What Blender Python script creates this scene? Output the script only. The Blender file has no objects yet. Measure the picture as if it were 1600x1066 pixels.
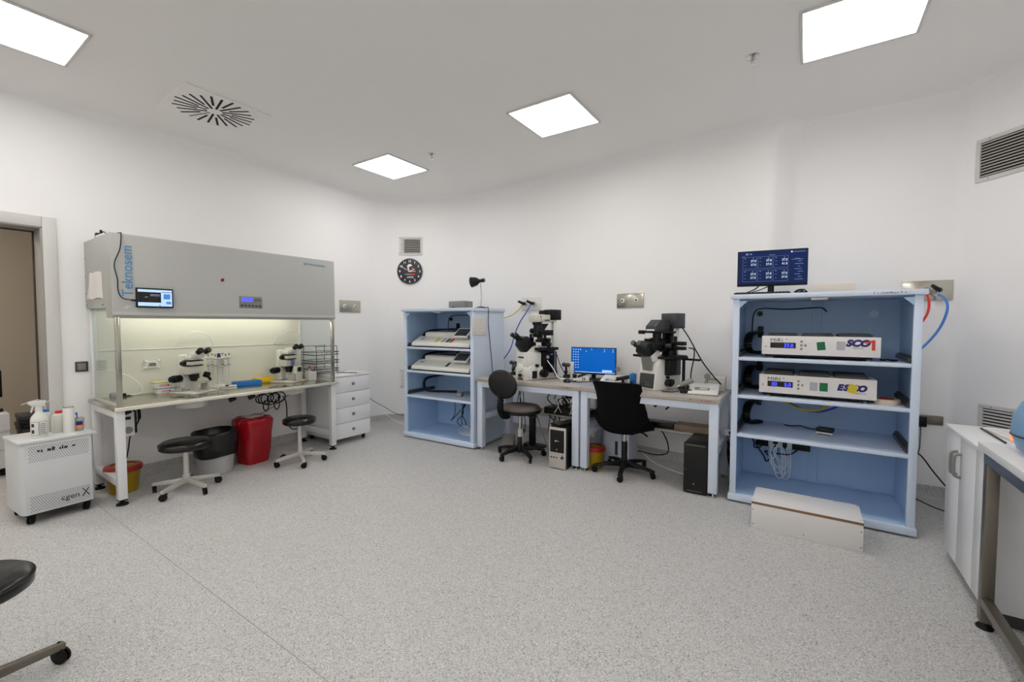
import bpy, bmesh, math, random
from mathutils import Matrix, Vector
random.seed(7)
PI = math.pi
SC = bpy.context.scene
COL = SC.collection
# ------------------------------------------------------------------ camera, world, exposure
cd = bpy.data.cameras.new('camera')
cam = bpy.data.objects.new('camera', cd)
COL.objects.link(cam)
cd.sensor_width = 36
cd.sensor_fit = 'HORIZONTAL'
cd.lens = 685 * 36 / 1600
cd.clip_start = 0.05
R0, D0, F0 = Vector((0.82999, 0.55777, 0.00237)), Vector((0.02469, -0.03249, -0.99917)), Vector((-0.55730, 0.82930, -0.04064))
F0.normalize(); R0 = (R0 - F0 * R0.dot(F0)).normalized(); D0 = F0.cross(R0)
cam.matrix_world = Matrix(((R0.x, -D0.x, -F0.x, 0), (R0.y, -D0.y, -F0.y, 0), (R0.z, -D0.z, -F0.z, 1.42), (0, 0, 0, 1)))
SC.camera = cam
w = bpy.data.worlds.new('world'); SC.world = w; w.use_nodes = True
w.node_tree.nodes['Background'].inputs[0].default_value = (0.6, 0.62, 0.65, 1)
w.node_tree.nodes['Background'].inputs[1].default_value = 0.15
SC.view_settings.view_transform = 'Standard'
SC.view_settings.look = 'None'
SC.view_settings.exposure = 0.0
SC.view_settings.gamma = 1.0
SC.view_settings.use_curve_mapping = False
SC.cycles.max_bounces = 16
SC.cycles.diffuse_bounces = 12
SC.cycles.transparent_max_bounces = 12
PANEL_L = 15.5          # radiance of the ceiling panels
HOOD_L = 4.6           # tube under the hood
NEXT_L = 36.0           # unseen panel added to light the room next door

# ------------------------------------------------------------------ materials
def lin(c):
    return tuple(((v / 255) / 12.92 if v / 255 <= 0.04045 else ((v / 255 + 0.055) / 1.055) ** 2.4) for v in c) + (1,)
MATS = {}
def mat(name, rgb, rough=0.5, metal=0.0, var=0.04, scale=12.0, bump=0.0, coat=0.0, emit=0.0, alpha=1.0, trans=0.0, spec=0.5, stretch=None):
    m = bpy.data.materials.new(name); m.use_nodes = True
    nt = m.node_tree; b = nt.nodes['Principled BSDF']
    c = lin(rgb)
    tc = nt.nodes.new('ShaderNodeTexCoord'); mp = nt.nodes.new('ShaderNodeMapping')
    if stretch: mp.inputs['Scale'].default_value = stretch
    nt.links.new(tc.outputs['Object'], mp.inputs[0])
    nz = nt.nodes.new('ShaderNodeTexNoise'); nz.inputs['Scale'].default_value = scale; nz.inputs['Detail'].default_value = 4
    nt.links.new(mp.outputs[0], nz.inputs['Vector'])
    mx = nt.nodes.new('ShaderNodeMix'); mx.data_type = 'RGBA'
    mx.inputs[6].default_value = tuple(max(0, v * (1 - var)) for v in c[:3]) + (1,)
    mx.inputs[7].default_value = tuple(min(1, v * (1 + var)) for v in c[:3]) + (1,)
    nt.links.new(nz.outputs['Fac'], mx.inputs[0])
    nt.links.new(mx.outputs[2], b.inputs['Base Color'])
    b.inputs['Roughness'].default_value = rough
    b.inputs['Metallic'].default_value = metal
    b.inputs['Specular IOR Level'].default_value = spec
    b.inputs['Coat Weight'].default_value = coat
    b.inputs['Transmission Weight'].default_value = trans
    b.inputs['Alpha'].default_value = alpha
    if emit:
        nt.links.new(mx.outputs[2], b.inputs['Emission Color']); b.inputs['Emission Strength'].default_value = emit
    if bump:
        bp = nt.nodes.new('ShaderNodeBump'); bp.inputs['Strength'].default_value = bump; bp.inputs['Distance'].default_value = 0.002
        nt.links.new(nz.outputs['Fac'], bp.inputs['Height']); nt.links.new(bp.outputs[0], b.inputs['Normal'])
    MATS[name] = m
    return m
WALL = mat('wall_paint', (240, 239, 238), 0.75, var=0.008, scale=1.5, bump=0.03)
CEIL = mat('ceiling_paint', (236, 234, 231), 0.85, var=0.012, scale=1.2)
WHITE = mat('white_lacquer', (222, 223, 223), 0.3, var=0.015, scale=3)
CABWHITE = mat('white_laminate', (226, 227, 229), 0.22, var=0.012, scale=3)
PURW = mat('purifier_paint', (205, 208, 209), 0.4, var=0.015)
GREYM = mat('canopy_grey_paint', (172, 173, 168), 0.42, var=0.012, scale=2)
STEEL = mat('stainless_steel', (188, 184, 172), 0.2, 0.9, var=0.08, scale=6, stretch=(1, 14, 14))
DSTEEL = mat('brushed_dark_steel', (128, 122, 112), 0.36, 0.85, var=0.12, scale=5, stretch=(1, 1, 10))
CHROME = mat('chrome', (205, 203, 200), 0.16, 1.0, var=0.02)
ALU = mat('aluminium', (200, 196, 190), 0.38, 0.45, var=0.05)
BLACK = mat('black_plastic', (13, 13, 14), 0.42, var=0.1, spec=0.35)
RUBBER = mat('black_rubber', (9, 9, 9), 0.6, var=0.1, spec=0.3)
BLACKM = mat('black_metal', (12, 13, 14), 0.35, 0.1, var=0.1, spec=0.4)
DGREY = mat('dark_grey_plastic', (58, 60, 61), 0.45, var=0.06)
MGREY = mat('mid_grey_plastic', (128, 126, 122), 0.45, var=0.05)
BVINYL = mat('black_vinyl', (11, 11, 11), 0.26, var=0.1, bump=0.15, scale=60)
BFAB = mat('black_fabric', (9, 9, 10), 0.9, spec=0.15, var=0.15, bump=0.4, scale=240)
BRFAB = mat('worn_brown_vinyl', (88, 80, 74), 0.55, var=0.12, scale=14, bump=0.2)
BLUEP = mat('pale_blue_paint', (202, 215, 233), 0.34, var=0.012, scale=2)
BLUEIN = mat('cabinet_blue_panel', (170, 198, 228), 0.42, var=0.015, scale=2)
FRAMEP = mat('pale_blue_frame_paint', (204, 213, 228), 0.36, var=0.012, scale=3)
GREIGE = mat('greige_stone_top', (170, 163, 153), 0.2, var=0.06, scale=30)
CREAM = mat('cream_plastic', (206, 203, 190), 0.4, var=0.025)
CREAMW = mat('white_plastic', (222, 222, 216), 0.38, var=0.02)
PANELW = mat('hood_panel_cream', (222, 221, 208), 0.35, var=0.012, scale=2)
PAPER = mat('paper', (216, 212, 208), 0.8, var=0.03, scale=8, bump=0.05)
CARTON = mat('cream_card', (232, 224, 212), 0.7, var=0.02)
MDF = mat('brown_board_edge', (128, 98, 68), 0.7, var=0.15, scale=40)
STEPW = mat('white_board', (216, 214, 212), 0.42, var=0.01)
YEL = mat('yellow_plastic', (156, 128, 8), 0.35, var=0.03)
YELT = mat('bright_yellow_plastic', (240, 200, 24), 0.35, var=0.03)
REDL = mat('red_lid', (150, 34, 20), 0.35, var=0.05)
REDBAG = mat('red_bag', (156, 12, 27), 0.2, var=0.12, scale=9, bump=1.0)
BLKBAG = mat('black_bag', (9, 10, 11), 0.3, var=0.2, scale=12, bump=0.6)
BINW = mat('grey_white_bin', (182, 182, 180), 0.4, var=0.02)
RED = mat('red_plastic', (200, 30, 24), 0.4)
REDINK = mat('red_ink', (205, 60, 44), 0.6)
BLUE = mat('blue_plastic', (24, 116, 190), 0.35, var=0.03)
BLUECAP = mat('blue_cap', (36, 110, 190), 0.4)
CABLEB = mat('blue_hose', (62, 128, 206), 0.35)
CABLEDB = mat('deep_blue_hose', (36, 76, 176), 0.35)
CABLEY = mat('yellow_hose', (206, 186, 60), 0.4)
CABLER = mat('red_hose', (206, 44, 44), 0.35)
CABLEW = mat('white_cable', (240, 241, 240), 0.35)
CABLEG = mat('grey_cable', (128, 130, 132), 0.4)
BLUTXT = mat('blue_lettering', (66, 142, 196), 0.5)
NAVY = mat('navy_lettering', (34, 26, 108), 0.5)
DKTXT = mat('dark_lettering', (44, 44, 48), 0.6)
WTXT = mat('white_lettering', (236, 238, 240), 0.5)
GREEN = mat('green_sticker', (10, 104, 62), 0.6)
YSTK = mat('yellow_sticker', (206, 186, 40), 0.6, var=0.25, scale=90)
GSTK = mat('grey_sticker', (172, 174, 182), 0.6, var=0.15, scale=110)
DARK = mat('vent_dark', (20, 20, 20), 0.9)
LEDBLUE = mat('blue_display_digits', (60, 70, 255), 0.5, emit=1.6)
LCD = mat('blue_lcd', (82, 92, 250), 0.4, emit=0.7)
DISP = mat('display_black', (16, 14, 18), 0.15)
SCRBLUE = mat('desktop_blue', (0, 92, 182), 0.35, spec=0.15, emit=0.5, var=0.07, scale=2)
SCRNAVY = mat('screen_navy', (20, 36, 76), 0.45, spec=0.1, emit=0.42, var=0.1, scale=2)
SCRTXT = mat('screen_text', (205, 214, 235), 0.3, emit=0.75)
SCRDIM = mat('screen_dim_text', (96, 110, 150), 0.3, emit=0.6)
SCRPALE = mat('screen_pale_blue', (168, 200, 240), 0.3, emit=0.7)
SCRMID = mat('screen_mid_blue', (70, 120, 190), 0.3, emit=0.6)
ORANGE = mat('orange_light', (255, 130, 80), 0.3, emit=1.2)
DEVBLUE = mat('device_blue', (120, 156, 190), 0.35, var=0.02)
BEIGEW = mat('beige_wall', (180, 172, 160), 0.8, var=0.02, scale=2)
JAMB = mat('grey_jamb', (150, 148, 144), 0.5, var=0.03)
BROWN = mat('dark_brown_seal', (60, 46, 38), 0.7)
CASING = mat('casing_grey_white', (208, 206, 202), 0.45, var=0.01)
CLOCKF = mat('clock_black', (46, 46, 52), 0.3)
SKIN = mat('tape_tan', (208, 192, 172), 0.7)
LAMPTUBE = mat('lamp_tube', (255, 246, 205), 0.5, emit=HOOD_L * 1.0, var=0.0)

def panel_mat(name, L, rgb=(254, 251, 249)):
    m = bpy.data.materials.new(name); m.use_nodes = True
    nt = m.node_tree; nt.nodes.remove(nt.nodes['Principled BSDF'])
    e = nt.nodes.new('ShaderNodeEmission'); e.inputs[0].default_value = lin(rgb); e.inputs[1].default_value = L
    nt.links.new(e.outputs[0], nt.nodes['Material Output'].inputs[0]); return m
DIFF = panel_mat('panel_diffuser', PANEL_L)
DIFFN = panel_mat('added_next_room_diffuser', NEXT_L, (255, 245, 230))
TUBE = panel_mat('hood_tube', HOOD_L * 3, (253, 251, 236))

def glass_mat(name, tint=(235, 240, 236), frost=0.0, mixv=0.12):
    m = bpy.data.materials.new(name); m.use_nodes = True
    nt = m.node_tree; nt.nodes.remove(nt.nodes['Principled BSDF'])
    t = nt.nodes.new('ShaderNodeBsdfTransparent'); t.inputs[0].default_value = lin(tint)
    g = nt.nodes.new('ShaderNodeBsdfGlossy'); g.inputs[1].default_value = 0.04 + frost
    d = nt.nodes.new('ShaderNodeBsdfDiffuse'); d.inputs[0].default_value = lin((225, 228, 224))
    lw = nt.nodes.new('ShaderNodeMath'); lw.operation = 'MULTIPLY_ADD'; fa = nt.nodes.new('ShaderNodeLayerWeight'); pw = nt.nodes.new('ShaderNodeMath'); pw.operation = 'POWER'; pw.inputs[1].default_value = 5
    nt.links.new(fa.outputs['Facing'], pw.inputs[0]); nt.links.new(pw.outputs[0], lw.inputs[0]); lw.inputs[1].default_value = 0.5; lw.inputs[2].default_value = 0.025
    nz = nt.nodes.new('ShaderNodeTexNoise'); nz.inputs['Scale'].default_value = 6
    mr = nt.nodes.new('ShaderNodeMapRange'); mr.inputs[3].default_value = mixv * 0.8; mr.inputs[4].default_value = mixv * 1.2
    nt.links.new(nz.outputs['Fac'], mr.inputs[0])
    m1 = nt.nodes.new('ShaderNodeMixShader'); m2 = nt.nodes.new('ShaderNodeMixShader')
    nt.links.new(lw.outputs[0], m1.inputs[0]); nt.links.new(t.outputs[0], m1.inputs[1]); nt.links.new(g.outputs[0], m1.inputs[2])
    nt.links.new(mr.outputs[0], m2.inputs[0]); nt.links.new(m1.outputs[0], m2.inputs[1]); nt.links.new(d.outputs[0], m2.inputs[2])
    nt.links.new(m2.outputs[0], nt.nodes['Material Output'].inputs[0]); return m
GLASS = glass_mat('clear_glass', (244, 247, 245), mixv=0.03)
CLEARP = glass_mat('clear_plastic', (228, 232, 230), 0.1, 0.35)
MILKY = mat('milky_plastic', (206, 206, 198), 0.35, alpha=1.0)

def floor_mat():
    m = bpy.data.materials.new('speckled_vinyl'); m.use_nodes = True
    nt = m.node_tree; b = nt.nodes['Principled BSDF']
    tc = nt.nodes.new('ShaderNodeTexCoord')
    def ramp(src, stops):
        r = nt.nodes.new('ShaderNodeValToRGB'); r.color_ramp.interpolation = 'CONSTANT'
        els = r.color_ramp.elements
        els[0].position, els[0].color = stops[0][0], lin(stops[0][1]); els[1].position, els[1].color = stops[1][0], lin(stops[1][1])
        for p, c in stops[2:]:
            e = els.new(p); e.color = lin(c)
        nt.links.new(src, r.inputs[0]); return r
    def vor(scale):
        v = nt.nodes.new('ShaderNodeTexVoronoi'); v.inputs['Scale'].default_value = scale
        nt.links.new(tc.outputs['Object'], v.inputs['Vector'])
        s = nt.nodes.new('ShaderNodeSeparateColor'); nt.links.new(v.outputs['Color'], s.inputs[0]); return s
    s1 = vor(300); s2 = vor(170)
    r1 = ramp(s1.outputs[0], [(0, (92, 92, 92)), (0.12, (178, 177, 175)), (0.55, (188, 187, 185)), (0.84, (220, 219, 216)), (0.93, (160, 157, 151))])
    r2 = ramp(s2.outputs[1], [(0, (62, 64, 66)), (0.05, (192, 191, 189)), (0.93, (226, 225, 222))])
    n = nt.nodes.new('ShaderNodeTexNoise'); n.inputs['Scale'].default_value = 1.3; nt.links.new(tc.outputs['Object'], n.inputs['Vector'])
    mx = nt.nodes.new('ShaderNodeMix'); mx.data_type = 'RGBA'; mx.inputs[0].default_value = 0.3
    nt.links.new(r1.outputs[0], mx.inputs[6]); nt.links.new(r2.outputs[0], mx.inputs[7])
    hs = nt.nodes.new('ShaderNodeHueSaturation'); mr = nt.nodes.new('ShaderNodeMapRange')
    mr.inputs[3].default_value = 0.97; mr.inputs[4].default_value = 1.03
    nt.links.new(n.outputs['Fac'], mr.inputs[0]); nt.links.new(mr.outputs[0], hs.inputs['Value'])
    nt.links.new(mx.outputs[2], hs.inputs['Color']); nt.links.new(hs.outputs[0], b.inputs['Base Color'])
    b.inputs['Roughness'].default_value = 0.5; b.inputs['Specular IOR Level'].default_value = 0.35
    return m
FLOOR = floor_mat()

# ------------------------------------------------------------------ mesh builder
def spline(pts, k=8, closed=False):
    P = [Vector(p) for p in pts]; n = len(P)
    if n < 3: return P
    out = []
    for i in range(n - 1 if not closed else n):
        p0 = P[i - 1] if (i > 0 or closed) else P[0] * 2 - P[1]
        p1, p2 = P[i], P[(i + 1) % n]
        p3 = P[(i + 2) % n] if (i + 2 < n or closed) else p2 * 2 - p1
        for j in range(k):
            t = j / k
            out.append(0.5 * ((2 * p1) + (-p0 + p2) * t + (2 * p0 - 5 * p1 + 4 * p2 - p3) * t * t + (-p0 + 3 * p1 - 3 * p2 + p3) * t ** 3))
    if not closed: out.append(P[-1])
    return out

class MB:
    def __init__(s): s.bm = bmesh.new()
    def add(s, b, M=None):
        if M is not None: bmesh.ops.transform(b, matrix=M, verts=b.verts)
        me = bpy.data.meshes.new('t'); b.to_mesh(me); b.free(); s.bm.from_mesh(me); bpy.data.meshes.remove(me); return s
    def box(s, x0, x1, y0, y1, z0, z1, bev=0.0, M=None, seg=2):
        b = bmesh.new()
        bmesh.ops.create_cube(b, size=1, matrix=Matrix.Translation(((x0 + x1) / 2, (y0 + y1) / 2, (z0 + z1) / 2)) @ Matrix.Diagonal((abs(x1 - x0), abs(y1 - y0), abs(z1 - z0), 1)))
        if bev > 0: bmesh.ops.bevel(b, geom=b.edges[:], offset=bev, segments=seg, affect='EDGES', profile=0.5)
        return s.add(b, M)
    def cyl(s, p0, p1, r, r2=None, n=20, M=None, bev=0.0):
        p0, p1 = Vector(p0), Vector(p1); d = p1 - p0; r2 = r if r2 is None else r2
        b = bmesh.new()
        bmesh.ops.create_cone(b, cap_ends=True, segments=n, radius1=r, radius2=r2, depth=d.length)
        if bev > 0:
            es = [e for e in b.edges if len(e.link_faces) == 2 and any(len(f.verts) > 4 for f in e.link_faces)]
            bmesh.ops.bevel(b, geom=es, offset=bev, segments=2, affect='EDGES', profile=0.5)
        q = d.to_track_quat('Z', 'Y').to_matrix().to_4x4()
        bmesh.ops.transform(b, matrix=Matrix.Translation((p0 + p1) / 2) @ q, verts=b.verts)
        return s.add(b, M)
    def sph(s, c, r, sc=(1, 1, 1), n=16, M=None):
        b = bmesh.new(); bmesh.ops.create_uvsphere(b, u_segments=n, v_segments=max(6, n // 2), radius=r)
        bmesh.ops.transform(b, matrix=Matrix.Translation(c) @ Matrix.Diagonal((*sc, 1)), verts=b.verts); return s.add(b, M)
    def tube(s, pts, r, n=8, k=6, smooth=True, closed=False, M=None):
        P = spline(pts, k, closed) if smooth else [Vector(p) for p in pts]
        b = bmesh.new(); rings = []; up = Vector((0, 0, 1)); N = len(P)
        prev = None
        for i in range(N):
            if closed: t = P[(i + 1) % N] - P[i - 1]
            else: t = P[min(i + 1, N - 1)] - P[max(i - 1, 0)]
            if t.length < 1e-9: t = Vector((0, 0, 1))
            t.normalize()
            if prev is None:
                a = t.cross(up) if abs(t.dot(up)) < 0.95 else t.cross(Vector((1, 0, 0)))
            else: a = prev - t * prev.dot(t)
            if a.length < 1e-6: a = t.orthogonal()
            a.normalize(); prev = a; c = t.cross(a)
            rr = r[i * (len(r) - 1) // max(1, N - 1)] if isinstance(r, (list, tuple)) else r
            rings.append([b.verts.new(P[i] + a * rr * math.cos(2 * PI * j / n) + c * rr * math.sin(2 * PI * j / n)) for j in range(n)])
        for i in range(N if closed else N - 1):
            A, B = rings[i], rings[(i + 1) % N]
            for j in range(n): b.faces.new((A[j], A[(j + 1) % n], B[(j + 1) % n], B[j]))
        if not closed:
            b.faces.new(rings[0][::-1]); b.faces.new(rings[-1])
        return s.add(b, M)
    def lathe(s, prof, n=28, M=None, sx=1.0, sy=1.0):
        b = bmesh.new(); rings = []
        for (r, z) in prof:
            if r < 1e-6: rings.append([b.verts.new((0, 0, z))])
            else: rings.append([b.verts.new((r * sx * math.cos(2 * PI * j / n), r * sy * math.sin(2 * PI * j / n), z)) for j in range(n)])
        for A, B in zip(rings, rings[1:]):
            for j in range(n):
                k = (j + 1) % n
                if len(A) == 1 and len(B) == 1: continue
                if len(A) == 1: b.faces.new((A[0], B[k], B[j]))
                elif len(B) == 1: b.faces.new((A[j], A[k], B[0]))
                else: b.faces.new((A[j], A[k], B[k], B[j]))
        bmesh.ops.recalc_face_normals(b, faces=b.faces)
        return s.add(b, M)
    def prism(s, poly, z0, z1, M=None, bev=0.0):
        b = bmesh.new(); n = len(poly)
        A = [b.verts.new((x, y, z0)) for x, y in poly]; B = [b.verts.new((x, y, z1)) for x, y in poly]
        b.faces.new(A[::-1]); b.faces.new(B)
        for i in range(n): b.faces.new((A[i], A[(i + 1) % n], B[(i + 1) % n], B[i]))
        bmesh.ops.recalc_face_normals(b, faces=b.faces)
        if bev > 0: bmesh.ops.bevel(b, geom=b.edges[:], offset=bev, segments=2, affect='EDGES', profile=0.5)
        return s.add(b, M)
    def quad(s, *pts):
        s.bm.faces.new([s.bm.verts.new(p) for p in pts]); return s
    def text(s, txt, size, M, align='LEFT', ext=0.0005, shear=0.0, bold=0.0, sx=1.0):
        c = bpy.data.curves.new('txt', 'FONT'); c.body = txt; c.size = size; c.align_x = align; c.extrude = ext; c.shear = shear; c.offset = bold; c.resolution_u = 3
        o = bpy.data.objects.new('txt', c); COL.objects.link(o)
        dg = bpy.context.evaluated_depsgraph_get(); me = bpy.data.meshes.new_from_object(o.evaluated_get(dg))
        bpy.data.objects.remove(o); bpy.data.curves.remove(c)
        b = bmesh.new(); b.from_mesh(me); bpy.data.meshes.remove(me)
        return s.add(b, M @ Matrix.Diagonal((sx, 1, 1, 1)))

def strokes(m, M, length, h, seed=1, t=0.0005):
    """small print too fine to read: a row of short uneven strokes"""
    rn = random.Random(seed); x = 0.0
    while x < length:
        w_ = h * rn.uniform(0.25, 0.75); y0 = h * rn.choice((0, 0, 0.2, 0.35)); y1 = h * rn.choice((0.55, 0.6, 0.75, 1.0))
        m.box(x, min(length, x + w_), y0, y1, 0, t, 0, M); x += w_ + h * rn.choice((0.15, 0.2, 0.3, 0.9))
    return m
def frame_m(o, xd, yd):
    x = Vector(xd).normalized(); y = Vector(yd).normalized(); z = x.cross(y)
    return Matrix(((x.x, y.x, z.x, o[0]), (x.y, y.y, z.y, o[1]), (x.z, y.z, z.z, o[2]), (0, 0, 0, 1)))
def RZ(a, loc=(0, 0, 0)): return Matrix.Translation(loc) @ Matrix.Rotation(a, 4, 'Z')
def RX(a, loc=(0, 0, 0)): return Matrix.Translation(loc) @ Matrix.Rotation(a, 4, 'X')
def RY(a, loc=(0, 0, 0)): return Matrix.Translation(loc) @ Matrix.Rotation(a, 4, 'Y')

def obj(name, mb, m, parent=None, label=None, kind=None, smooth=35, loc=None, rz=0.0):
    me = bpy.data.meshes.new(name)
    bmesh.ops.recalc_face_normals(mb.bm, faces=mb.bm.faces) if False else None
    mb.bm.to_mesh(me); mb.bm.free()
    for mm in (m if isinstance(m, (list, tuple)) else [m]): me.materials.append(mm)
    if smooth:
        me.polygons.foreach_set('use_smooth', [True] * len(me.polygons))
        me.set_sharp_from_angle(angle=math.radians(smooth))
    o = bpy.data.objects.new(name, me); COL.objects.link(o)
    if parent is not None: o.parent = parent
    if label: o['label'] = label
    if kind: o['kind'] = kind
    if loc is not None: o.location = loc
    if rz: o.rotation_euler[2] = rz
    return o
def thing(name, label, cat, loc=(0, 0, 0), rz=0.0, group=None):
    o = bpy.data.objects.new(name, None); COL.objects.link(o); o.empty_display_size = 0.1
    o.location = loc; o.rotation_euler = (0, 0, rz); o['label'] = label; o['category'] = cat
    if group: o['group'] = group
    return o
def single(name, mb, m, label, cat, loc=None, rz=0.0, group=None, **k):
    o = obj(name, mb, m, None, label, loc=loc, rz=rz, **k); o['category'] = cat
    if group: o['group'] = group
    return o
def dup(root, loc, rz, label, group=None):
    def cp(o, par):
        c = o.copy(); COL.objects.link(c); c.parent = par
        for ch in list(o.children):
            if ch is not c: cp(ch, c)
        return c
    r = cp(root, None); r.location = loc; r.rotation_euler = (0, 0, rz); r['label'] = label
    if group: r['group'] = group
    return r

# ------------------------------------------------------------------ the room
ZC = 3.19
PTS = [(-5.08, -2.6), (-5.08, 4.25), (-4.02, 4.90), (-0.28, 4.57), (-0.12, 4.82), (0.97, 4.85), (1.54, 4.15), (1.54, -2.6)]
FIL = [0, 0.35, 0.35, 0.06, 0.05, 0.05, 0.05, 0]
CRV = [0.06, 0.06, 0.1, 0.14, 0.15, 0.15, 0.1, 0.06]
def offset_in(P, i):
    return None
def fillet_paths():
    """a list per wall segment of (point, inward miter normal, cove radius)"""
    segs = []
    n = len(PTS)
    full = []      # points with index of segment they belong to
    for i, p in enumerate(PTS):
        p = Vector(p)
        if 0 < i < n - 1 and FIL[i] > 0:
            a = (Vector(PTS[i - 1]) - p).normalized(); b = (Vector(PTS[i + 1]) - p).normalized()
            q0, q1 = p + a * FIL[i], p + b * FIL[i]
            K = 8
            for k in range(K + 1):
                t = k / K
                full.append((q0 * (1 - t) ** 2 + p * 2 * t * (1 - t) + q1 * t * t, i, t))
        else: full.append((p, i, 0.5))
    res = []
    for k, (p, i, t) in enumerate(full):
        d0 = (p - full[k - 1][0]).normalized() if k > 0 else None
        d1 = (full[k + 1][0] - p).normalized() if k < len(full) - 1 else None
        d0 = d0 or d1; d1 = d1 or d0
        n0 = Vector((d0.y, -d0.x)); n1 = Vector((d1.y, -d1.x))
        m = (n0 + n1).normalized(); m = m / max(0.5, m.dot(n0))
        res.append((p, m, CRV[i], i, t))
    for s_ in range(n - 1):
        segs.append([r for r in res if (r[3] == s_ and r[4] >= 0.5) or (r[3] == s_ + 1 and r[4] <= 0.5)])
    return segs
SEGS = fillet_paths()
def sweep(mb, seg, prof):
    b = mb.bm; rows = []
    for (p, m, r, i, t) in seg:
        rows.append([b.verts.new((p.x + m.x * o, p.y + m.y * o, z)) for (o, z) in prof(r)])
    for A, B in zip(rows, rows[1:]):
        for j in range(len(A) - 1): b.faces.new((A[j], A[j + 1], B[j + 1], B[j]))
    for R in (rows[0], rows[-1]):
        if len(R) > 2: b.faces.new(R)
    bmesh.ops.recalc_face_normals(b, faces=b.faces)
def wall_prof(r):
    arc = [(r - r * math.cos(a), ZC - r + r * math.sin(a)) for a in [PI / 2 * k / 8 for k in range(9)]]
    return [(-0.12, 0.0), (0, 0.0)] + arc + [(r, ZC + 0.02), (-0.12, ZC + 0.02), (-0.12, 0.0)]
def skirt_prof(r):
    return [(0.0, 0.0), (0.035, 0.0), (0.03, 0.004), (0.012, 0.012), (0.005, 0.03), (0.004, 0.098), (0.0, 0.1)]
WN = ['left', 'corner_left', 'back', 'back_column', 'back_right', 'corner_right', 'right']
for k, seg in enumerate(SEGS):
    if k == 0: continue
    mb = MB(); sweep(mb, seg, wall_prof); o = obj('wall_' + WN[k], mb, WALL, kind='structure', smooth=40)
    mb = MB(); sweep(mb, seg, skirt_prof); obj('baseboard_' + WN[k], mb, FLOOR, kind='structure', smooth=40)
# left wall with the doorway: y from DY0 to DY1, up to DZ
DY0, DY1, DZ = -0.15, 0.833, 2.176
wl = MB()
def strip_seg(y0, y1):
    base = SEGS[0]; out = []
    def at(y): return (Vector((-5.08, y)), Vector((1, 0)), 0.06, 0, 0.5)
    pts = [r for r in base if y0 < r[0].y < y1 or (r[0].x > -5.0799 and y1 >= 4.25)]
    out = [at(y0)] + [r for r in base[1:] if r[0].y > y0 and r[0].y <= y1 + 1e-6]
    if y1 < base[1][0].y: out.append(at(y1))
    return out
sweep(wl, strip_seg(DY1, 9), wall_prof)
b2 = MB(); sweep(b2, [(Vector((-5.08, -2.6)), Vector((1, 0)), 0.06, 0, 0), (Vector((-5.08, DY0)), Vector((1, 0)), 0.06, 0, 0)], wall_prof)
def head_prof(r): return [(-0.12, DZ), (0, DZ)] + wall_prof(r)[2:-1] + [(-0.12, DZ)]
sweep(b2, [(Vector((-5.08, DY0)), Vector((1, 0)), 0.06, 0, 0), (Vector((-5.08, DY1)), Vector((1, 0)), 0.06, 0, 0)], head_prof)
me_ = bpy.data.meshes.new('t'); b2.bm.to_mesh(me_); wl.bm.from_mesh(me_)
obj('wall_left', wl, WALL, kind='structure', smooth=40)
mb = MB(); sweep(mb, strip_seg(DY1 + 0.085, 9), skirt_prof)
obj('baseboard_left', mb, FLOOR, kind='structure', smooth=40)
mb = MB(); mb.box(-5.2, 1.66, -2.72, -2.6, 0, ZC + 0.02); obj('wall_front', mb, WALL, kind='structure')
fl = MB(); fl.prism([(-5.14, -2.7), (-5.14, 4.3), (-4.05, 4.99), (-0.2, 4.9), (1.0, 4.95), (1.64, 4.2), (1.64, -2.7)], -0.08, 0.0)
flo = obj('floor', fl, FLOOR, kind='structure', smooth=0)
mb = MB(); mb.box(-4.6, 1.5, 0.987, 0.990, -0.001, 0.0005); obj('floor_seam', mb, mat('seam_line', (140, 138, 133), 0.7), flo)
ce = MB(); ce.prism([(-5.19, -2.7), (-5.19, 4.35), (-4.08, 5.02), (-0.2, 4.94), (1.05, 4.97), (1.66, 4.2), (1.66, -2.7)], ZC, ZC + 0.08)
obj('ceiling', ce, CEIL, kind='structure', smooth=0)

# doorway: casing, jamb, the room next door
dr = bpy.data.objects.new('door_1', None); COL.objects.link(dr); dr['kind'] = 'structure'
dr['label'] = 'open doorway with a grey white casing at the room edge'
m = MB()
m.box(-5.082, -5.058, DY1, DY1 + 0.083, 0, DZ + 0.083, 0.006)
m.box(-5.082, -5.058, DY0 - 0.083, DY0, 0, DZ + 0.083, 0.006)
m.box(-5.082, -5.058, DY0, DY1, DZ, DZ + 0.083, 0.006)
obj('door_casing', m, CASING, dr)
m = MB()
m.box(-5.28, -5.06, DY1 - 0.012, DY1 + 0.004, 0, DZ, 0.002); m.box(-5.28, -5.06, DY0 - 0.004, DY0 + 0.012, 0, DZ, 0.002)
m.box(-5.28, -5.06, DY0, DY1, DZ - 0.012, DZ + 0.004, 0.002)
obj('door_jamb', m, JAMB, dr)
m = MB(); m.box(-5.31, -5.281, DY1 - 0.022, DY1 + 0.0, 0, DZ, 0.003); m.box(-5.31, -5.281, DY0, DY1, DZ - 0.02, DZ + 0.0, 0.003)
obj('door_seal', m, BROWN, dr)
m = MB(); m.box(-5.34, -5.2, 0.85, 2.6, 0, 2.8); obj('wall_next_room_partition', m, BEIGEW, kind='structure')
m = MB(); m.box(-7.6, -7.5, -1.8, 2.6, 0, 2.8); obj('wall_next_room_far', m, BEIGEW, kind='structure')
m = MB(); m.box(-7.6, -5.2, 2.6, 2.7, 0, 2.8); m.box(-7.6, -5.2, -1.9, -1.8, 0, 2.8); obj('wall_next_room_ends', m, BEIGEW, kind='structure')
m = MB(); m.box(-7.6, -5.14, -1.9, 2.7, -0.08, 0); obj('floor_next_room', m, FLOOR, kind='structure')
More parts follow.
